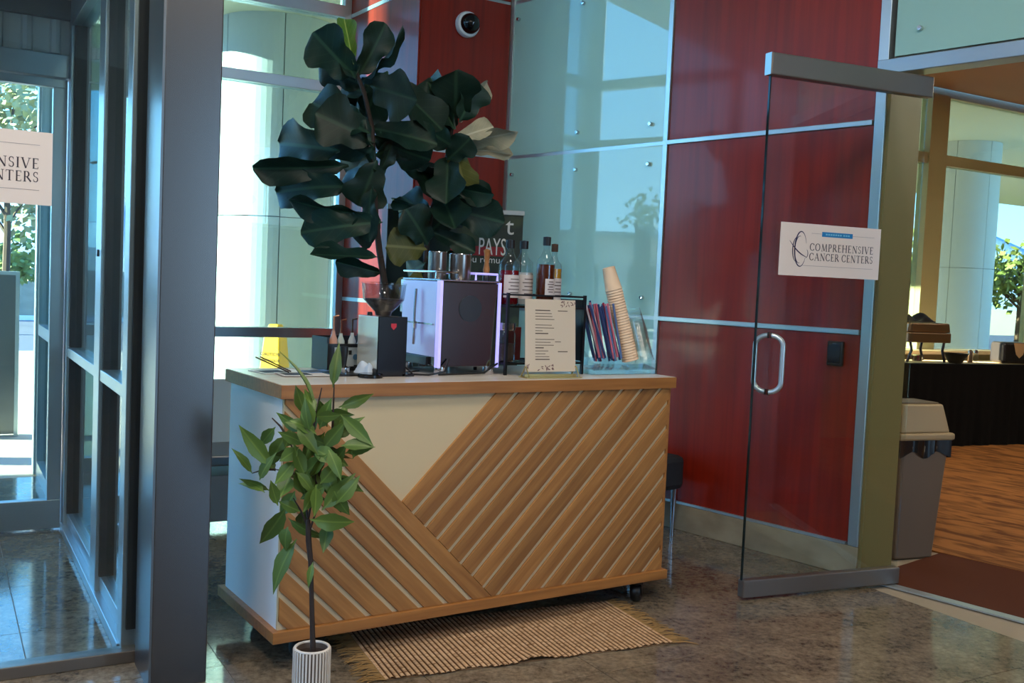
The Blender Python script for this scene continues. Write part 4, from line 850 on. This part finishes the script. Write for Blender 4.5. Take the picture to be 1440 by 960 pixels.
for side, xs_ in ((RL, 1), (0, -1)):
    for k in range(110):
        y = RW * k / 109; L = rd.uniform(.05, .10); a = rd.uniform(-.5, .5)
        fg.tube([(side - .01 * xs_, y, .006), (side + xs_ * L * .5, y + a * L * .4, .009), (side + xs_ * L, y + a * L + rd.uniform(-.01, .01), .003)], [.0022, .0018, .0012], 4)
o = ob('fringe', fg, pm('jute_fringe', S(140, 108, 64), .95), rug); o['kind'] = 'stuff'

# ================================================================== GLASS DOOR (open)
DA = Vector((1.143, 4.721, 0)); DB = Vector((2.03, 5.09, 0)); DY = math.atan2((DB - DA).y, (DB - DA).x); DL = (DB - DA).length
dr = thing('door_1', 'open frameless glass door with bronze metal rails and oval pull', 'door', DA, DY, kind='structure')
box('pane', pane_d, dr, .006, -.006, .095, DL - .004, .006, 2.482)
box('glass_edge', pm('green_glass_edge', S(20, 34, 32), .1), dr, .0, -.0062, .095, .006, .0062, 2.482)
box('bottom_rail', rail_m, dr, 0, -.024, .012, DL, .024, .098, bevel=.006); box('top_rail', rail_m, dr, -.01, -.024, 2.478, DL + .012, .024, 2.582, bevel=.006)
box('rail_cap', alu_lt, dr, -.0135, -.023, 2.480, -.0105, .023, 2.580)
for s_ in (-1, 1):
    pts = []
    for k in range(9): a = R(90 * k / 8); pts.append((.075, s_ * (.008 + .035 * math.sin(a) + .018), 1.135 + .10 + .035 * math.cos(a) - .005) if 0 else (.085 - s_ * .040 * math.sin(a), s_ * (.008 + .045 * math.sin(a)), 1.135 + .085 + .05 * math.cos(a)))
    pts += [(p[0], p[1], 2 * 1.135 - p[2]) for p in pts[::-1]]
    hn = ob('pull_handle', M().tube(pts, .0125, 14), alu_lt, dr, True)
    for z in (1.27, 1.0):
        ob('gasket_ring', M().tube([(.085, s_ * .0065, z), (.085 - s_ * .004, s_ * .011, z)], .0145, 14), gasket, hn)
# sign lettering (serif capitals built from strokes)
def glyphs(word, h, gap=.16):
    mb = M(); x = 0.0; TK, TN = .15, .06
    def quad(a, b_, w_):
        d = (Vector(b_) - Vector(a)); nn2 = Vector((-d.y, d.x)).normalized() * w_ / 2; A, B = Vector(a), Vector(b_)
        return [A + nn2, B + nn2, B - nn2, A - nn2]
    for ch_ in word:
        q = []; W_ = .7
        def bar(a, b_, w_): q.append(quad(a, b_, w_))
        def ser(cx, cy, w_=.3): q.append(quad((cx - w_ / 2, cy), (cx + w_ / 2, cy), .05))
        def arc(cx, cy, rx, ry, a0, a1, tk=TK, tn=TN, n_=12):
            for i in range(n_):
                A0, A1 = R(a0 + (a1 - a0) * i / n_), R(a0 + (a1 - a0) * (i + 1) / n_); r_ = []
                for A, sg in ((A0, 1), (A1, 1), (A1, -1), (A0, -1)):
                    w_ = tn + (tk - tn) * abs(math.cos(A)); r_.append(Vector((cx + (rx + sg * w_ / 2) * math.cos(A), cy + (ry + sg * w_ / 2) * math.sin(A))))
                q.append(r_)
        if ch_ == ' ': x += .38 * h; continue
        if ch_ == 'I': W_ = .3; bar((.15, 0), (.15, 1), TK); ser(.15, .025); ser(.15, .975)
        elif ch_ in 'CO':
            W_ = .92 if ch_ == 'O' else .8; arc(.44, .5, .38, .46, 40 if ch_ == 'C' else 0, 320 if ch_ == 'C' else 360, n_=20)
            if ch_ == 'C': bar((.75, .66), (.75, .92), .05); bar((.75, .10), (.75, .28), .05)
        elif ch_ == 'E': W_ = .62; bar((.15, 0), (.15, 1), TK); [bar((.05, y), (.56, y), .06) for y in (.03, .97)]; bar((.15, .52), (.48, .52), .06); bar((.56, 0), (.56, .2), .05); bar((.56, .8), (.56, 1), .05)
        elif ch_ == 'H': W_ = .92; bar((.15, 0), (.15, 1), TK); bar((.77, 0), (.77, 1), TK); bar((.15, .52), (.77, .52), TN); [ser(x_, y) for x_ in (.15, .77) for y in (.025, .975)]
        elif ch_ == 'N': W_ = .92; bar((.15, 0), (.15, 1), TN); bar((.79, 0), (.79, 1), TN); bar((.15, .98), (.79, .02), TK); ser(.15, .025); ser(.79, .975)
        elif ch_ == 'M': W_ = 1.08; bar((.13, 0), (.2, 1), TN); bar((.2, .98), (.54, .05), TK); bar((.54, .05), (.86, .98), TN); bar((.86, 1), (.94, 0), TK); ser(.13, .025); ser(.94, .025)
        elif ch_ == 'V': W_ = .86; bar((.1, 1), (.45, 0), TK); bar((.45, 0), (.78, 1), TN); ser(.1, .975); ser(.78, .975)
        elif ch_ == 'A': W_ = .88; bar((.1, 0), (.44, 1), TN); bar((.42, 1), (.78, 0), TK); bar((.22, .34), (.64, .34), TN); ser(.1, .025); ser(.78, .025)
        elif ch_ == 'T': W_ = .78; bar((.39, 0), (.39, 1), TK); bar((.02, .97), (.76, .97), .06); bar((.04, .8), (.04, 1), .05); bar((.74, .8), (.74, 1), .05); ser(.39, .025)
        elif ch_ in 'PR':
            W_ = .64 if ch_ == 'P' else .78; bar((.15, 0), (.15, 1), TK); ser(.15, .025); bar((.05, .97), (.34, .97), .06); bar((.15, .48), (.34, .48), .06); arc(.34, .725, .2, .245, -90, 90)
            if ch_ == 'R': bar((.36, .48), (.76, .02), TK)
        elif ch_ == 'S': W_ = .56; arc(.28, .74, .19, .22, 40, 270, TN + .04); arc(.28, .27, .2, .23, -140, 90, TN + .05); bar((.46, .74), (.46, .95), .05); bar((.08, .06), (.08, .28), .05)
        for r_ in q: mb.add([((x + p.x * h), -.0006, p.y * h) for p in r_], [(0, 1, 2, 3)])
        x += (W_ + gap) * h
    return mb, x - gap * h
SW, SH = .60, .25
navy = pm('navy_print', S(44, 36, 74), .6); dkp = pm('dark_print', S(58, 48, 56), .6); bluep = pm('blue_print_band', S(20, 120, 180), .5); thinp = pm('thin_print_line', S(140, 126, 128), .6); palep = pm('pale_print', S(120, 190, 220), .6)
signm = pm('sign_board_white', S(232, 216, 204), .55)
def company_sign(label, loc, rz):
    t_ = thing('hanging_sign', label, 'sign', loc, rz, group='clinic signs on the glass')
    bd = ob('board', M().box(0, 0, 0, SW, .005, SH), signm, t_)
    ob('blue_band', M().box(.24, -.001, .193, .425, 0, .216), bluep, bd)
    ob('print_lines', M().box(.178, -.0008, .205, .238, 0, .2062).box(.427, -.0008, .204, .56, 0, .2052).box(.135, -.0008, .05, .56, 0, .0512), thinp, bd)
    bl = M(); xx = .262
    for k in range(10): bl.box(xx, -.0016, .2005, xx + .010, -.001, .2085); xx += .0142 if k != 6 else .02
    ob('band_lettering', bl, palep, bd)
    for wd_, z, wt2 in (('COMPREHENSIVE', .123, .385), ('CANCER CENTERS', .077, .385)):
        g_, L = glyphs(wd_, .036); k = wt2 / L; g_.v = [(.172 + p[0] * k, p[1], z + p[2]) for p in g_.v]; ob('lettering', g_, dkp, bd)
    lg = M()
    def sweep(pts, w0, w1):
        n_ = len(pts)
        for i in range(n_ - 1):
            a, b_ = Vector(pts[i]), Vector(pts[i + 1]); d = (b_ - a); nn2 = Vector((-d.y, d.x)).normalized()
            f0 = w0 + (w1 - w0) * math.sin(math.pi * i / (n_ - 1)); f1 = w0 + (w1 - w0) * math.sin(math.pi * (i + 1) / (n_ - 1))
            q = [a + nn2 * f0, b_ + nn2 * f1, b_ - nn2 * f1, a - nn2 * f0]; lg.add([(p.x, -.0007, p.y) for p in q], [(0, 1, 2, 3)])
    def ear(cx, cy, rx, ry, a0, a1, w_): sweep([(cx + rx * math.cos(R(a)), cy + ry * math.sin(R(a))) for a in [a0 + (a1 - a0) * i / 24 for i in range(25)]], .0006, w_)
    ear(.118, .128, .034, .083, 20, 330, .0036); ear(.112, .125, .028, .064, 80, 280, .003); ear(.096, .125, .024, .058, 95, 265, .0028)
    sweep([(.052 + .105 * k / 20, .165 - .075 * k / 20 - .012 * math.sin(math.pi * k / 20)) for k in range(21)], .0008, .003); ear(.15, .108, .012, .02, -90, 70, .0018)
    ob('logo', lg, navy, bd)
    return t_
ddir = (DB - DA).normalized(); dnr = Vector((ddir.y, -ddir.x, 0))
company_sign('white clinic sign on the open glass door with navy logo', DA + ddir * .105 + dnr * .013 + Vector((0, 0, 1.558)), DY)
company_sign('white clinic sign on the inner vestibule glass at the left edge', VE(-.315 - SW, -2.11 - .014, 1.66), FY)
cr_ = thing('card_reader', 'small black card reader on the red panel beside the door', 'card reader', WA(2.757, -.0005, 1.165), WY)
ob('case', M().box(-.045, -.03, -.066, .045, 0, .066), black, cr_, bevel=.008); ob('face', M().box(-.036, -.0325, -.05, .036, -.030, .05), black_gl, cr_, bevel=.002); ob('lamp_slot', M().box(-.012, -.0335, .052, .012, -.0325, .056), alu_dk, cr_)
# dome camera on pier front
dcp = FE + fd * .36; zcam = 3.27
dm = thing('dome_camera', 'white and black dome security camera high on the red pier', 'camera', Vector((dcp.x, dcp.y, zcam)) + Vector((fd.y, -fd.x, 0)) * .002, R(31))
rx = Matrix.Rotation(R(90), 4, 'X')
ob('housing', M().lathe([(0, 0), (.088, 0), (.092, .02), (.085, .045), (.07, .052)], 28, close=False).xf(rx), white, dm, True); ob('dome', M().lathe([(.072, .045), (.068, .08), (.05, .11), (.025, .125), (0, .128)], 28, close=False).xf(rx), black_gl, dm, True)
# stool behind cart
stl = thing('upholstered_bench', 'black upholstered seat with tapered metal legs by the red wall', 'bench', Vector((.72, 6.02, 0)), R(-48))
ob('seat', M().box(-.30, -.26, .28, .30, .20, .485), pm('black_upholstery', S(30, 34, 38), .7), stl, bevel=.035)
for x, y in ((.26, -.2), (-.26, -.2), (.26, .15), (-.26, .15)): ob('leg', M().tube([(x, y, .285), (x, y, .03), (x, y, 0)], [.022, .011, .012], 10), steel, stl, True)
# low cabinet by window, glimpsed left of cart
lc = thing('low_bench', 'grey slatted bench half hidden between pillar and cart', 'bench', at(308, 800, 5.6).xy.to_3d(), FY)
ob('seat', M().box(-.35, -.2, .40, .25, .25, .46), alu_dk, lc, bevel=.01); ob('lower_box', M().box(-.33, -.14, .08, .23, .22, .34), pm('bench_grey', S(110, 116, 122), .6), lc, bevel=.008)
o = ob('back_panel', M().box(-.35, .20, .48, .25, .24, .86), pm('bench_pale', S(176, 190, 196), .5), lc, bevel=.01); o.rotation_euler = (R(-8), 0, 0)
for x in (-.3, .2):
    for y in (-.15, .2): ob('leg', M().box(x - .02, y - .02, 0, x + .02, y + .02, .40), gasket, lc)
# banner behind the figs
BP = at(541, 420, 6.3); bnz = 1.925
bn = thing('rollup_banner', 'dark green roll-up banner with white lettering behind the figs', 'banner', Vector((BP.x, BP.y, 0)), R(9))
bgm = pm('banner_print', S(22, 40, 32), .5, noise=((5, 5, 5), S(70, 84, 44), .48, .75))
sh = ob('sheet', M().box(0, 0, .08, .86, .003, bnz - .02), bgm, bn); ob('top_bar', M().box(-.005, -.012, bnz - .03, .865, .012, bnz), alu_lt, bn, bevel=.003); ob('base', M().box(-.03, -.08, 0, .89, .08, .08), alu_dk, bn, bevel=.01); ob('pole', M().tube([(.43, .03, .05), (.43, .03, bnz - .01)], .01, 8), alu_dk, bn)
wpr = pm('white_print', S(226, 226, 220), .6)
def btext(tx, px, py, size, mat=wpr, al='CENTER', sx=1.0):
    u_ = Vector((math.cos(R(9)), math.sin(R(9)), 0)); nn2 = Vector((-u_.y, u_.x, 0)); O_ = Vector((0, 0, CH)); d = at(px, py, 1.0) - O_
    P = O_ + d * ((Vector((BP.x, BP.y, 0)) - O_).dot(nn2) / d.dot(nn2)); L = P - Vector((BP.x, BP.y, 0))
    text('lettering', tx, size, mat, sh, (L.dot(u_), -.0015, P.z), (R(90), 0, 0), al, .0005, sx)
btext('t', 717, 319, .16); btext('PAYS', 692, 348, .155, sx=.52); btext('A', 588, 338, .155, sx=.6); btext('you remu', 677, 365, .062)
ob('red_print', M().box(.40, -.0012, 1.63, .74, 0, 1.69), pm('red_print', S(150, 30, 36), .6), sh)

# ================================================================== MEETING ROOM THINGS
TB = at(1330, 625, 10.1); TB.z = 0
tb = thing('buffet_table', 'long buffet table covered with a black floor length cloth', 'table', TB, R(22))
ob('table_top', M().box(-.85, .02, .80, 2.6, .76, .83), cream, tb, bevel=.003)
def cloth(u, v):
    x = -.87 + 3.49 * u; w_ = .012 * math.sin(x * 22) * (1 - v) + .008 * math.sin(x * 51 + 1) * (1 - v); return (x, w_, .01 + .835 * v)
clm = M().grid(cloth, 220, 6); clm.grid(lambda u, v: (-.87 + .40 * u, .0 + .5 * v, .845 + .004 * math.sin(u * 9) * math.sin(v * 7)), 20, 8); clm.grid(lambda u, v: (-.47 + 3.09 * u, .0 + .10 * v, .845 - .001), 20, 2)
ob('tablecloth', clm, pm('black_cloth', S(8, 8, 10), .9, spec=.15), tb, True)
for x in (-.78, 2.5):
    for y in (.1, .68): ob('leg', M().tube([(x, y, 0), (x, y, .8)], .018, 8), alu_dk, tb)
def onT(px, y, z):
    """point on the buffet top at a photo column"""
    c = math.cos(R(22)); s_ = math.sin(R(22)); best = None
    for i in range(-160, 260, 1):
        lx = i / 100; P = TB + Vector((lx * c - y * s_, lx * s_ + y * c, z)); d = P - Vector((0, 0, CH)); q = 720 + FPX * d.dot(_r2) / d.dot(_fw)
        if best is None or abs(q - px) < best[0]: best = (abs(q - px), P)
    return best[1]
cf = thing('chafing_dish', 'steel chafing dish with black cloth on its lid', 'chafing dish', onT(1290, .32, .849), R(22))
brd = pm('bronze_steel', S(150, 128, 104), .3, .9)
ob('pan', M().box(-.30, -.18, .20, .26, .18, .30), brd, cf, bevel=.01); ob('lid', M().prism([(-.30, .302), (.26, .302), (.24, .40), (-.28, .40)], -.17, .17, lambda x, y, h: (x, h, y)), brd, cf, bevel=.015)
ob('lid_handle', M().tube([(.26, -.04, .29), (.32, -.04, .30), (.32, .04, .30), (.26, .04, .29)], .008, 6), steel, cf)
for x in (-.25, .2):
    for y in (-.15, .15): ob('leg', M().tube([(x * 1.1, y, 0), (x * .9, y, .12), (x, y, .21)], .014, 6), black, cf, True)
ob('burner', M().lathe([(.05, 0), (.05, .06), (0, .06)], 16, (0, 0, 0), False), steel, cf)
bc = thing('black_napkin', 'crumpled black cloth lying on the chafing dish lid', 'cloth', onT(1290, .32, .849) + Vector((-.06, 0, .402)), R(22))
ob('cloth', M().grid(lambda u, v: ((u - .5) * .46, (v - .5) * .26, .004 + (.045 + .03 * math.sin(u * 11) + .02 * math.sin(v * 9 + u * 4)) * min(1, 5 * min(u, 1 - u, v, 1 - v))), 20, 14), black, bc, True)
bo = thing('serving_bowl', 'small black bowl on the buffet table', 'bowl', onT(1343, .30, .832), 0)
ob('bowl', M().lathe([(.06, 0), (.07, .01), (.135, .105), (.13, .105), (.065, .018), (0, .016)], 24, close=False), black_gl, bo, True)
for i, (px, lb_) in enumerate(((1364, 'dark topped glass shaker beside the black bowl'), (1372, 'clear glass shaker beside the napkin box'))):
    s2 = thing('shaker', lb_, 'shaker', onT(px, .45, .832), 0, group='shakers on the buffet table')
    ob('glass', M().lathe([(.026, 0), (.028, .01), (.022, .10)], 14), [brd, botg][i], s2, True); ob('top', M().lathe([(.023, .10), (.024, .118), (.012, .135), (0, .137)], 14, close=False), steel, s2, True)
nb = thing('napkin_box', 'black rounded napkin dispenser with wooden front on the table', 'dispenser', onT(1422, .45, .832), R(14))
ob('case', M().box(-.20, -.11, 0, .20, .11, .23), black, nb, bevel=.03); ob('front_insert', M().prism([(-.075, .225), (.085, .225), (.05, .10), (.005, .06), (-.04, .10)], -.114, -.109, lambda x, y, h: (x, h, y)), pm('tan_insert', S(170, 138, 100), .5), nb)
# trash bin
tbn = thing('trash_bin', 'slim beige trash bin with swing lid inside the doorway', 'trash bin', Vector((2.30, 5.74, 0)), R(21))
bei = pm('beige_plastic', S(168, 142, 102), .5); bei2 = pm('taupe_plastic', S(112, 92, 72), .5)
ob('body', M().add([(-.145, -.12, .0), (.125, -.12, 0), (.125, .12, 0), (-.145, .12, 0), (-.18, -.15, .66), (.165, -.15, .66), (.165, .15, .66), (-.18, .15, .66)], [(3,2,1,0),(4,5,6,7),(0,1,5,4),(1,2,6,5),(2,3,7,6),(3,0,4,7)]), bei2, tbn, bevel=.012)
bgm2 = M()
def bagf(u, v):
    a = 2 * math.pi * u; c, s_ = math.cos(a), math.sin(a); k = max(abs(c), abs(s_)); rr = 1.03 + .03 * math.sin(13 * a) + .02 * math.sin(29 * a)
    return (-.008 + c / k * .172 * rr, s_ / k * .15 * rr, .60 + .085 * v - .02 * math.sin(7 * a) * (1 - v))
ob('bin_bag', bgm2.grid(bagf, 80, 3), pm('black_bag', S(14, 12, 12), .3), tbn, True)
ob('lid_rim', M().box(-.20, -.17, .685, .19, .17, .725), bei, tbn, bevel=.012)
ob('lid', M().add([(-.185, -.155, .725), (.165, -.155, .725), (.165, .155, .725), (-.185, .155, .725), (-.155, -.12, .885), (.135, -.12, .885), (.135, .12, .885), (-.155, .12, .885)], [(3,2,1,0),(4,5,6,7),(0,1,5,4),(1,2,6,5),(2,3,7,6),(3,0,4,7)]), bei, tbn, bevel=.012)
ob('flap', M().box(-.14, -.10, .886, .12, .10, .892), bei2, tbn, bevel=.002)
